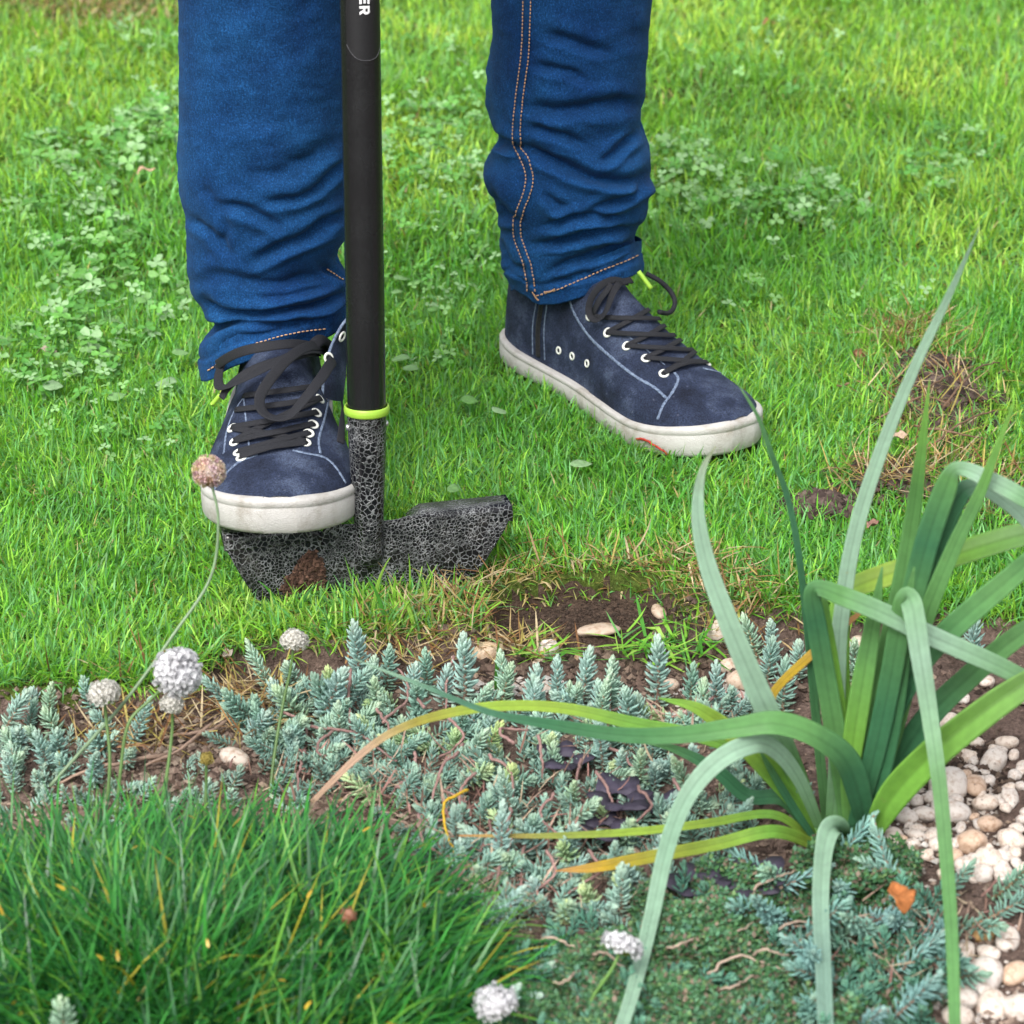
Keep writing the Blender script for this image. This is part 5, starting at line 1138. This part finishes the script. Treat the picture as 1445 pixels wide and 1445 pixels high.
# fine gravel and soil crumbs
def crumbs(name, spots, n, smin, smax, cols, label, cat, mat, seed, zoff=0.0):
    r = np.random.default_rng(seed); mb_V = []; mb_Q = []; Cs = []
    base = np.array([(1, 1, 1), (1, -1, -1), (-1, 1, -1), (-1, -1, 1), (0.9, 0.2, -0.4), (-0.3, 0.9, 0.6)], float)
    octv = np.array([(1, 0, 0), (-1, 0, 0), (0, 1, 0), (0, -1, 0), (0, 0, 1), (0, 0, -1)], float); octf = np.array([(0, 2, 4), (2, 1, 4), (1, 3, 4), (3, 0, 4), (2, 0, 5), (1, 2, 5), (3, 1, 5), (0, 3, 5)])
    pts = []
    for k in range(n):
        cx, cy, rx_, ry_ = spots[r.integers(len(spots))]; px = cx+r.normal(0, rx_*0.5); py = cy+r.normal(0, ry_*0.5); pts.append(G(px, py))
    P = np.array(pts); z = height(P[:, 0], P[:, 1]); s = r.uniform(smin, smax, n)**1.0*r.uniform(0.5, 1, n)
    V = octv[None]*r.uniform(0.6, 1.3, (n, 6, 1))*s[:, None, None]*np.array([1, 1, 0.75])+r.normal(0, 0.12, (n, 6, 3))*s[:, None, None]
    V = V+np.stack([P[:, 0], P[:, 1], z+s*0.35+zoff], -1)[:, None]
    T = (octf[None]+(np.arange(n)*6)[:, None, None]).reshape(-1, 3); C = np.array(cols)[r.integers(0, len(cols), n)]*r.uniform(0.7, 1.25, (n, 1))
    o = link(name, mesh_np(name, V.reshape(-1, 3), T, C=np.repeat(C, 6, 0), smooth=False), M[mat]); return setp(o, label, cat, kind='stuff')
SOILC = [(0.10, 0.068, 0.052), (0.14, 0.095, 0.075), (0.06, 0.042, 0.033), (0.20, 0.145, 0.11)]
crumbs('soil_crumbs', [(920, 920, 120, 30), (800, 915, 120, 20), (1010, 900, 80, 40), (1180, 920, 80, 40), (720, 900, 80, 20), (1380, 1050, 50, 40), (1300, 1040, 50, 30)], 3200, 0.0012, 0.0048, SOILC, 'loose dark soil crumbs between stonecrop and the dug hole', 'soil', 'dry', 1)
crumbs('soil_crumbs', [(270, 1020, 130, 40), (220, 1060, 120, 30), (330, 1000, 80, 30), (100, 1000, 100, 20), (60, 1110, 120, 30), (400, 1110, 110, 24), (520, 1130, 90, 24)], 3400, 0.0012, 0.0045, [(0.20, 0.14, 0.11), (0.28, 0.20, 0.16), (0.12, 0.08, 0.06), (0.36, 0.28, 0.22)], 'pale brown soil crumbs and grit behind the grassy tuft', 'soil', 'dry', 2)
crumbs('soil_crumbs', [(1330, 590, 80, 46), (1270, 690, 66, 24), (1330, 600, 50, 40), (1155, 727, 45, 14), (1390, 700, 40, 40), (1300, 545, 70, 20)], 4200, 0.0018, 0.0070, [(0.10, 0.07, 0.06), (0.16, 0.115, 0.10), (0.065, 0.045, 0.04)], 'clods of torn-up soil on the lawn at the right', 'soil', 'dry', 3, 0.003)
crumbs('soil_crumbs', [(830, 847, 170, 26)], 1800, 0.0007, 0.0022, [(0.07, 0.048, 0.036), (0.05, 0.034, 0.026), (0.09, 0.06, 0.045)], 'fine crumbs of fresh soil inside the dug hole', 'soil', 'dry', 4)
allbed = [(px_, py_, 70, 40) for px_ in range(20, 1460, 90) for py_ in range(930, 1470, 60)]
crumbs('soil_crumbs', allbed, 11000, 0.0009, 0.0038, [(0.12, 0.082, 0.064), (0.18, 0.125, 0.10), (0.07, 0.048, 0.038), (0.26, 0.19, 0.15), (0.34, 0.25, 0.19)], 'small soil crumbs and bark bits strewn all over the border', 'soil', 'dry', 6)
crumbs('fine_gravel', [(1340, 1130, 130, 110), (1320, 1060, 90, 60), (1390, 1370, 70, 80), (1010, 950, 70, 30), (740, 935, 100, 14)], 1500, 0.0015, 0.0042, [(0.55, 0.48, 0.42), (0.62, 0.55, 0.50), (0.40, 0.30, 0.24), (0.66, 0.62, 0.58)], 'fine pale gravel between the white pebbles', 'gravel', 'dry', 5)
# soil stuck to the blade
def clump(px0, py0, rpx, rpy, n, seed, name, label):
    r = np.random.default_rng(seed); mb = MB()
    octv = np.array([(1, 0, 0), (-1, 0, 0), (0, 1, 0), (0, -1, 0), (0, 0, 1), (0, 0, -1)], float); octf = np.array([(0, 2, 4), (2, 1, 4), (1, 3, 4), (3, 0, 4), (2, 0, 5), (1, 2, 5), (3, 1, 5), (0, 3, 5)])
    for k in range(n):
        a = r.uniform(0, 6.28); q = math.sqrt(r.random()); q *= 1.0+1.1*float(fbm(math.cos(a)*1.7+9, math.sin(a)*1.7+4, 5)); px = px0+rpx*q*math.cos(a)*(1+0.45*math.sin(a))-14*q*math.sin(a); py = py0+rpy*q*math.sin(a); u, v = tp(px, py)
        s = r.uniform(0.001, 0.0034)*(1.15-0.6*q); c = tw(u, v, 0.0015+s*0.3+0.002*(1-q))
        mb.add(c+octv*r.uniform(0.6, 1.3, (6, 1))*s, octf, C=np.array(SOILC[r.integers(3)])*np.array([1.15, 0.95, 0.85])*r.uniform(0.7, 1.2))
    return setp(mb.build(name, M['dry'], None, False), label, 'soil', kind='stuff')
clump(432, 812, 30, 38, 800, 3, 'stuck_soil', 'crumbly patch of brown soil stuck to the left of the blade')
# ================================================================== bare stems, scraps and weeds
def stems(pts_list, r, colr, name, label_list, cat, group=None):
    for pts, lb in zip(pts_list, label_list):
        P = []
        for px, py, l in pts: q = ground_at(px, py); q = G(px, py, q[2]+l); P.append(q)
        S = spline(np.array(P), 26); S += 0.0022*np.stack([fbm(np.arange(26)*0.28, np.full(26, k_*3.7+random.random()*40), 95) for k_ in range(3)], -1)*2
        o = MB().tube(S, np.linspace(r, r*0.6, 26), 6, C=np.array(colr)*random.uniform(.8, 1.2)).build(name, M['dry']); setp(o, lb, cat, group)
PK = (0.36, 0.22, 0.20)
GP = 'bare stonecrop stems in the middle of the border'; GL_ = 'bare pinkish stonecrop stem showing among the blue-green rosettes'
PS0 = [[(a_, b_, .02), (a_+random.uniform(-25, 25), b_+30, .018), (a_+random.uniform(-40, 40), b_+62, .006)] for a_, b_ in ((585, 1060), (630, 1010), (760, 1040), (780, 1120), (840, 1090), (670, 1090), (720, 1140), (655, 1215), (770, 1200), (830, 1200), (470, 1030), (430, 1060), (900, 1110), (950, 1100))]
PS = PS0+[[(495, 945, .03), (492, 1000, .02), (500, 1060, .01)], [(440, 1025, .02), (510, 1040, .02), (560, 1075, .012)], [(400, 1005, .015), (425, 1020, .015), (440, 1050, .01)], [(655, 1050, .02), (620, 1090, .025), (605, 1150, .01)], [(690, 1065, .03), (718, 1085, .025), (726, 1130, .01)], [(560, 1110, .015), (620, 1115, .012), (660, 1130, .012)],
      [(640, 1130, .01), (660, 1170, .012), (662, 1200, .008)], [(690, 1125, .012), (692, 1170, .012), (680, 1200, .01)], [(725, 1050, .03), (705, 1030, .03), (745, 1030, .02)], [(855, 1050, .02), (885, 1070, .02), (895, 1100, .01)], [(600, 1000, .03), (580, 970, .02), (560, 945, .02)], [(640, 925, .03), (632, 960, .02), (628, 1000, .01)], [(700, 1170, .012), (705, 1230, .01), (690, 1280, .006)], [(740, 1190, .015), (735, 1240, .01), (740, 1290, .006)],
      [(820, 1070, .02), (815, 1100, .015), (812, 1130, .01)], [(540, 1020, .02), (575, 990, .02), (575, 975, .02)], [(530, 1000, .02), (545, 1020, .02), (552, 1040, .01)], [(900, 985, .02), (870, 1000, .015), (850, 1012, .01)], [(590, 1150, .02), (600, 1190, .015), (640, 1215, .01)], [(1010, 985, .012), (960, 1010, .01), (930, 1030, .01)]]
stems(PS, 0.0012, PK, 'bare_stem', [GL_]*len(PS), 'stem', GP)
stems([[(235, 1065, .004), (150, 1080, .01), (80, 1105, .006)], [(330, 1010, .006), (290, 1030, .01), (200, 1045, .006)], [(300, 1020, .008), (250, 1060, .01), (205, 1080, .006)]], 0.0016, (0.36, 0.25, 0.19), 'dry_twig', ['dry twig lying behind the tuft at the far left', 'thin dry twig crossing the gritty soil below the white flower', 'short dry twig above the grassy tuft'], 'twig')
stems([[(660, 1115, .03), (625, 1135, .035), (632, 1180, .02), (640, 1205, .012)]], 0.0011, (0.62, 0.40, 0.04), 'yellow_stem', ['thin curled yellow stem at the edge of the grassy tuft'], 'stem')
stems([[(895, 617, .012), (915, 624, .016), (942, 642, .008)]], 0.0013, (0.42, 0.05, 0.035), 'red_stalk', ['red stalk lying against the sole of the standing shoe'], 'stalk')
ROOTS = [[(1330, 575, .012), (1355, 545, .022), (1385, 515, .026), (1410, 512, .02)], [(1240, 590, .008), (1300, 560, .016), (1340, 570, .012)], [(1290, 600, .012), (1340, 610, .02), (1395, 620, .012)], [(1270, 540, .01), (1310, 545, .02), (1340, 530, .018)], [(1300, 640, .01), (1350, 600, .02), (1400, 580, .02)], [(1180, 545, .008), (1215, 540, .012), (1260, 560, .008)]]
stems(ROOTS, 0.0011, (0.24, 0.15, 0.10), 'torn_root', ['torn brown grass root in the heap of lifted turf at the right']*6, 'root', 'torn roots in the lifted turf')
stems([[(1245, 505, .012), (1258, 520, .014), (1265, 530, .006)]], 0.0009, (0.25, 0.33, 0.14), 'clover_stalk', ['stalk of a withered clover flower lying on the lawn at the right'], 'stalk')
hd = floret_head(G(1212, 501, 0.018), 0.006, 77, (0.55, 0.32, 0.20), 0.8, (-.6, 0, .4), 1.0, 26, True, False).build('clover_flower', M['petal']); setp(hd, 'withered brown clover flower head lying on the lawn at the right', 'flower')
stems([[(1080, 1320, .01), (1120, 1300, .02), (1190, 1310, .012)], [(990, 1330, .015), (1030, 1318, .02), (1075, 1300, .012)], [(1000, 1375, .01), (1040, 1350, .02), (1110, 1370, .012)], [(1050, 1260, .012), (1090, 1240, .02), (1130, 1225, .012)], [(930, 1400, .012), (985, 1380, .02), (1000, 1420, .012)]]+[[(a_, b_, .014), (a_+20, b_-8, .024), (a_+random.uniform(30, 60), b_+random.uniform(-25, 25), .016)] for a_, b_ in ((780, 1390), (830, 1350), (1010, 1400), (1060, 1350), (940, 1340), (760, 1330))], 0.0010, (0.50, 0.38, 0.30), 'dry_stalk', ['thin dry stalk lying on the mossy mat at the bottom']*11, 'stalk', 'dry stalks on the mossy mat')
def flat_leaf(name, px, py, L_px, W_px, ang, lift, colr, label, cat='leaf', group=None, lobes=0, cup=0.25, mat='dry', tilt=0.0):
    p = ground_at(px, py); p = G(px, py, p[2]+lift); m_ = mpp(p); L_ = L_px*m_; W_ = W_px*m_; n_ = 13; t_ = np.linspace(0, 1, n_)
    wv = W_*np.sin(math.pi*np.clip(t_, 0.02, 0.985)**0.8)**0.8*(1+0.35*lobes*np.abs(np.sin(t_*math.pi*3.5))); d = np.array([math.cos(ang), math.sin(ang), tilt]); d = unit(d); s = unit(np.cross([0, 0, 1.0], d)); nrm = np.cross(d, s)
    P = p+d*((t_-0.5)*L_)[:, None]+nrm*((0.12 if cup > 0.1 else 0.02)*L_*np.sin(t_*math.pi*1.2)+(0.002 if cup > 0.1 else 0.0)*np.sin(t_*9+px))[:, None]
    V, Q, n2 = ribbon(P, np.repeat(s[None], n_, 0), np.repeat(nrm[None], n_, 0), wv, 0.0006, cup, 7)
    cc = np.array(colr)*(0.85+0.3*rng.random((len(V), 1)))
    o = MB().add(V, Q=Q, C=cc).build(name, M[mat]); setp(o, label, cat, group); return o
flat_leaf('dry_leaf', 1268, 1266, 50, 30, 1.9, 0.046, (0.46, 0.17, 0.055), 'curled orange dead leaf on the stonecrop at the lower right', lobes=1, tilt=0.5, cup=0.55)
flat_leaf('dry_leaf', 206, 242, 30, 14, 0.3, 0.03, (0.62, 0.42, 0.27), 'pale tan dead leaf on the lawn left of the legs', tilt=0.2)
flat_leaf('dry_leaf', 1232, 742, 30, 14, 0.9, 0.02, (0.30, 0.17, 0.13), 'rolled brown dead leaf on the lawn behind the strap leaves', cup=0.7)
flat_leaf('dry_leaf', 1270, 617, 30, 18, 0.4, 0.018, (0.58, 0.42, 0.30), 'pale scrap of dead leaf below the lifted turf', lobes=1)
flat_leaf('dry_leaf', 1085, 32, 20, 12, 0.3, 0.03, (0.34, 0.16, 0.08), 'brown dead leaf far back on the lawn at the top right')
flat_leaf('dry_leaf', 65, 497, 34, 16, 2.8, 0.02, (0.50, 0.40, 0.32), 'grey-tan dead leaf on the lawn at the far left')
flat_leaf('dry_leaf', 190, 1058, 50, 12, 0.05, 0.008, (0.36, 0.20, 0.11), 'flat brown leaf scrap on the gritty soil behind the tuft'); flat_leaf('dry_leaf', 322, 925, 26, 14, 1.2, 0.02, (0.62, 0.52, 0.46), 'papery pale scrap at the lawn edge beside the withered flower stem', cup=0.6)
# dark purple-leaved seedlings
def seedling(px, py, sc, label, n=6):
    p = ground_at(px, py); e = setp(empty('purple_seedling', p), label, 'plant'); r = random.Random(px)
    MB().tube(np.array([p, p+np.array([0, 0, 0.012*sc])]), 0.0012, 6, C=(0.10, 0.05, 0.07)).build('stem', M['moss'], e)
    for i in range(n):
        a = 6.28*i/n+r.uniform(-.3, .3); L_ = r.uniform(0.011, 0.017)*sc; d = np.array([math.cos(a), math.sin(a), 0.25]); c = p+np.array([0, 0, 0.012*sc])+d*L_*0.9
        th_ = np.linspace(0, 2*math.pi, 15); s = unit(np.cross([0, 0, 1.0], d)); dn = unit(d)
        rr_ = L_*0.62*(1+0.20*np.cos(3*th_)); V = np.vstack([c[None]+np.array([0, 0, 0.0012]), c+rr_[:, None]*(np.cos(th_)[:, None]*dn+np.sin(th_)[:, None]*s)])
        V = np.vstack([V, V-np.array([0, 0, 0.0007])]); m_ = 16
        T = [(0, i_, i_+1) for i_ in range(1, 15)]+[(m_, m_+i_+1, m_+i_) for i_ in range(1, 15)]+[(i_, m_+i_, m_+i_+1) for i_ in range(1, 15)]+[(i_, m_+i_+1, i_+1) for i_ in range(1, 15)]
        MB().add(V, np.array(T), C=np.array((0.065, 0.055, 0.085))*r.uniform(.7, 1.3)).build('leaf', M['moss'], e)
seedling(798, 1095, 0.9, 'dark purple-leaved seedling under the arching green leaf', 5); seedling(872, 1152, 1.0, 'dark purple-leaved seedling in the middle of the stonecrop', 6); seedling(850, 1192, 0.9, 'dark purple-leaved seedling just above the yellow-tipped leaf', 5)
seedling(985, 1275, 1.0, 'dark purple-leaved seedling left of the hanging pale leaf', 6); seedling(1060, 1275, 1.1, 'dark purple-leaved seedling beside the hanging pale leaf', 6); seedling(940, 1160, 0.8, 'small dark purple seedling behind the drooping pale leaf', 5)
# mossy mat of tiny leaves
def tiny_leaves(name, spots, n, L_, cols, label, cat, mat, seed, zr=(0.0, 0.02), flatness=0.5):
    r = np.random.default_rng(seed); idx = r.integers(0, len(spots), n); S = np.array(spots, float)[idx]
    a = r.uniform(0, 6.28, n); q = np.sqrt(r.random(n)); px = S[:, 0]+S[:, 2]*q*np.cos(a); py = S[:, 1]+S[:, 3]*q*np.sin(a)
    d = CF[None]+((px-722.5)/FPX)[:, None]*CR+((722.5-py)/FPX)[:, None]*CU; t_ = (0-CAM[2])/d[:, 2]; P = CAM+d*t_[:, None]
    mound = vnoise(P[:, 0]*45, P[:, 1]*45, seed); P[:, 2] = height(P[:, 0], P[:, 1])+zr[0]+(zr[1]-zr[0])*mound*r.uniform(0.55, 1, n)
    az_ = r.uniform(0, 6.28, n); tl = r.normal(0.3, flatness, n); dr = np.stack([np.cos(az_)*np.cos(tl), np.sin(az_)*np.cos(tl), np.sin(tl)], -1); sv = np.stack([-np.sin(az_), np.cos(az_), 0*az_], -1)
    L2_ = L_*r.uniform(0.6, 1.3, n)[:, None]; W2 = L2_*0.32
    up_ = np.cross(dr, sv)
    V = np.stack([P, P+dr*L2_*0.5+sv*W2-up_*L2_*0.06, P+dr*L2_, P+dr*L2_*0.5-sv*W2-up_*L2_*0.06, P+dr*L2_*0.5], 1)
    T = (np.array([(0, 1, 4), (1, 2, 4), (2, 3, 4), (3, 0, 4)])[None]+(np.arange(n)*5)[:, None, None]).reshape(-1, 3)
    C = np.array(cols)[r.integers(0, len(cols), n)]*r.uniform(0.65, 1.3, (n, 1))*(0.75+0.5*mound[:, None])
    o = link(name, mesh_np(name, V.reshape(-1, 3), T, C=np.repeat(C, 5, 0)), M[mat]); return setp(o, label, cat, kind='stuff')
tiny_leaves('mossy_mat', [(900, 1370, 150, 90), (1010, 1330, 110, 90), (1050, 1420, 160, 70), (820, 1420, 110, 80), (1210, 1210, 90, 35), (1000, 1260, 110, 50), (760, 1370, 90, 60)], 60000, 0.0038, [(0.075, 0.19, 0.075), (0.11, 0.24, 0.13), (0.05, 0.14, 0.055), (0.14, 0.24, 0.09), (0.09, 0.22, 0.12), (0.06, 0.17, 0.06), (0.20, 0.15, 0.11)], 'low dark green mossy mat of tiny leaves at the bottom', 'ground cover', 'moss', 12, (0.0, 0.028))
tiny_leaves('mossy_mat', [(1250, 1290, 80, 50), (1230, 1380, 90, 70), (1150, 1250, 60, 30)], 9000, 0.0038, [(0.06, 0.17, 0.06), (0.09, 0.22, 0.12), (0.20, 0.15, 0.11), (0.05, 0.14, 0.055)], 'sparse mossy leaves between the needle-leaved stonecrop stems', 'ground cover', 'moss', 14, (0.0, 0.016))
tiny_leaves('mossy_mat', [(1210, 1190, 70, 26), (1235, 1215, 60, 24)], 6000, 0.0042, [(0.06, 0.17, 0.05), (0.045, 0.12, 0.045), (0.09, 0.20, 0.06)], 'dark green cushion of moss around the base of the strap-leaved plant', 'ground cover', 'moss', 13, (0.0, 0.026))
# ------------------------------------------------------------------ clover and broad weeds in the lawn
def clover(name, spots, n, Lpx, label, seed, zr=(0.008, 0.029)):
    r = np.random.default_rng(seed); mb = MB(); 
    for k in range(n):
        cx, cy, rx_, ry_ = spots[r.integers(len(spots))]; a = r.uniform(0, 6.28); q = math.sqrt(r.random()); px = cx+rx_*q*math.cos(a); py = cy+ry_*q*math.sin(a)
        p = G(px, py); p[2] = hz(p[0], p[1])+r.uniform(*zr); R = r.uniform(*Lpx)*mpp(p)*0.5
        nx = unit(np.array([r.normal(0, .35), r.normal(-.15, .35), 1.0])); s = unit(np.cross(nx, [r.normal(), r.normal(), 0.1])); b = np.cross(nx, s)
        cc = np.array([(0.16, 0.42, 0.08), (0.25, 0.49, 0.16), (0.11, 0.33, 0.06), (0.32, 0.54, 0.25)][r.integers(4)])*r.uniform(.8, 1.15)
        for j in range(3):
            q0 = 2.094*j+r.uniform(-.15, .15); d = s*math.cos(q0)+b*math.sin(q0); e = np.cross(nx, d)
            V = [p, p+d*R*.5+e*R*.42+nx*R*.16, p+d*R*1.0+e*R*.40+nx*R*.14, p+d*R*1.12, p+d*R*1.0-e*R*.40+nx*R*.14, p+d*R*.5-e*R*.42+nx*R*.16, p+d*R*.55-nx*R*.03]
            mb.add(np.array(V), [(0, 6, 1), (1, 6, 2), (2, 6, 3), (3, 6, 4), (4, 6, 5), (5, 6, 0)], C=cc)
    return setp(mb.build(name, M['clover']), label, 'clover', kind='stuff')
clover('clover_patch', [(1050, 275, 140, 36), (990, 305, 90, 40), (1130, 310, 110, 26), (960, 240, 50, 30)], 330, (12, 24), 'pale clover patch on the lawn right of the standing leg', 1)
clover('clover_patch', [(1340, 235, 70, 32), (1310, 270, 40, 26)], 60, (13, 24), 'dark green clover patch near the right edge of the lawn', 2)
clover('clover_patch', [(620, 185, 90, 30), (590, 235, 70, 36), (640, 280, 70, 40)], 200, (11, 22), 'clover leaves in the lawn between the legs', 3)
clover('clover_patch', [(130, 240, 110, 36), (110, 330, 110, 60), (170, 440, 110, 60), (90, 520, 90, 60), (220, 190, 60, 30)], 560, (13, 30), 'clover and weed leaves in the lawn left of the legs', 4)
clover('clover_patch', [(620, 120, 160, 60), (1150, 90, 220, 60), (150, 110, 140, 60), (620, 380, 90, 60), (600, 480, 80, 60), (1150, 430, 180, 60), (160, 620, 120, 60)], 420, (9, 20), 'scattered small clover leaves in the lawn', 5)
BR = [(568, 393, 34, 14), (566, 506, 34, 18), (588, 398, 26, 10), (580, 520, 30, 14), (663, 565, 30, 20), (705, 580, 24, 18), (640, 690, 22, 18), (560, 412, 20, 10), (615, 436, 30, 12), (235, 540, 40, 22), (165, 560, 34, 18), (255, 498, 30, 16), (75, 545, 36, 22), (150, 500, 30, 16), (820, 655, 40, 14), (1165, 585, 20, 20), (1150, 690, 40, 20), (1215, 700, 34, 18), (1075, 490, 20, 14), (1150, 425, 34, 10), (185, 760, 30, 16), (125, 665, 26, 20), (145, 690, 24, 16), (55, 705, 30, 24), (210, 565, 30, 14), (280, 470, 30, 14)]
for (px, py, a_, b_) in BR[:15]:
    flat_leaf('weed_leaf', px, py, a_*0.8, max(b_*1.5, a_*0.6), random.uniform(-.6, .6), random.uniform(0.014, 0.022), random.choice([(0.20, 0.40, 0.13), (0.28, 0.46, 0.22), (0.15, 0.36, 0.08)]), 'single pale broad weed leaf lying among the lawn grass', 'leaf', 'broad weed leaves scattered over the lawn', cup=0.06, mat='clover', tilt=random.uniform(-.35, .2), lobes=0.55)
# straw and dead grass litter round the cut edge
def litter(name, spots, n, Lr, cols, label, seed):  # dead blades lying about
    r = np.random.default_rng(seed); S = np.array(spots, float)[r.integers(0, len(spots), n)]; px = S[:, 0]+S[:, 2]*r.normal(0, .5, n); py = S[:, 1]+S[:, 3]*r.normal(0, .5, n)
    ok = hole_f(px, py) < 0.1; px, py = px[ok], py[ok]; n = len(px)
    d = CF[None]+((px-722.5)/FPX)[:, None]*CR+((722.5-py)/FPX)[:, None]*CU; P = CAM+d*((0-CAM[2])/d[:, 2])[:, None]; P[:, 2] = height(P[:, 0], P[:, 1])+r.uniform(0.0, 0.014, n)
    V, T, Cc = blades(P, r.uniform(*Lr, n), r.uniform(0.0008, 0.0018, n), r.uniform(0, 6.28, n), r.uniform(0.7, 1.6, n), r.normal(0.2, 0.5, n), np.array(cols)[r.integers(0, len(cols), n)]*r.uniform(.7, 1.25, (n, 1)), 3)
    V[:, 2] = np.maximum(V[:, 2], height(V[:, 0], V[:, 1])+0.0005)
    return setp(link(name, mesh_np(name, V, T, C=Cc), M['dry']), label, 'dead grass' if name == 'dead_grass' else 'litter', kind='stuff')
SC = [(0.46, 0.34, 0.17), (0.56, 0.45, 0.28), (0.30, 0.17, 0.07), (0.40, 0.33, 0.10), (0.22, 0.11, 0.05)]
litter('dead_grass', [(650, 860, 60, 60), (720, 850, 70, 50), (860, 808, 150, 16), (990, 815, 70, 36), (600, 880, 90, 30), (1040, 850, 90, 40), (560, 905, 80, 20), (740, 885, 50, 10)], 800, (0.012, 0.034), SC, 'straw-coloured dead grass around the rim of the dug hole', 21)
litter('dead_grass', [(1310, 560, 110, 80), (1340, 640, 90, 60), (1395, 700, 50, 50), (1280, 490, 60, 24), (1260, 690, 70, 24)], 900, (0.015, 0.045), SC, 'dead grass and torn roots on the lifted turf at the right', 22)
litter('dead_grass', [(280, 985, 160, 50), (180, 1010, 120, 30), (360, 960, 80, 30)], 420, (0.012, 0.035), SC, 'dry grass litter on the soil behind the white flowers', 23)
litter('plant_litter', [(600, 1090, 160, 70), (800, 1130, 160, 80), (720, 1220, 120, 60), (480, 1060, 120, 50), (950, 1000, 120, 40), (1280, 1300, 120, 60)], 1000, (0.008, 0.026), [(0.40, 0.22, 0.19), (0.46, 0.32, 0.25), (0.22, 0.13, 0.10), (0.5, 0.4, 0.28)], 'pinkish dead stem bits lying under the stonecrop', 25)
litter('dead_grass', [(130, 10, 150, 40)], 700, (0.012, 0.03), SC, 'dead grass on the worn patch at the far left back of the lawn', 24)
# fresh grass blades fallen on the soil in front of the hole
n = 130; px = np.r_[rng.uniform(865, 1000, 95), rng.uniform(740, 800, 35)]; py = np.r_[rng.uniform(872, 905, 95), rng.uniform(882, 900, 35)]
P = np.array([G(a, b) for a, b in zip(px, py)]); P[:, 2] = height(P[:, 0], P[:, 1])+rng.uniform(0.002, 0.012, n)
V, T, Cc = blades(P, rng.uniform(0.015, 0.04, n), rng.uniform(0.0014, 0.0028, n), rng.uniform(0, 6.28, n), rng.uniform(1.1, 1.6, n), rng.normal(0.1, 0.3, n), GREENS[rng.integers(0, 5, n)], 3)
V[:, 2] = np.maximum(V[:, 2], height(V[:, 0], V[:, 1])+0.001)
setp(link('cut_grass', mesh_np('cut_grass', V, T, C=Cc), M['grass']), 'cut green grass blades lying in front of the dug hole', 'grass', kind='stuff')
# long grass blades standing up in front of the blade
for (px, py, h_, a_) in ((525, 872, 0.06, 1.2), (556, 872, 0.042, 1.5), (604, 868, 0.038, 1.7), (545, 884, 0.05, 2.0), (500, 868, 0.035, 0.8), (585, 885, 0.04, 2.2), (420, 868, 0.035, 0.6), (395, 862, 0.03, 2.4), (640, 868, 0.035, 1.0), (700, 975, 0.05, 1.5)):
    n_ = 9; q = ground_at(px, py); t_ = np.linspace(0, 1, n_); d = np.array([math.cos(a_)*0.35, -0.1, 1.0]); P = q+d*(t_*h_)[:, None]+np.array([0.3*math.cos(a_), 0, -0.15])*(h_*t_**2.5)[:, None]
    V, Q, _ = ribbon(P, np.repeat([[1.0, 0.2, 0]], n_, 0), np.repeat([[0.2, -1.0, 0.1]], n_, 0), 0.0026*(1-t_**3)+0.0002, 0.0004, 0.2, 5)
    setp(MB().add(V, Q=Q, C=GREENS[random.randrange(5)]).build('grass_blade', M['grass']), 'tall single grass blade standing in front of the edger blade', 'grass', 'tall grass blades in front of the edger')
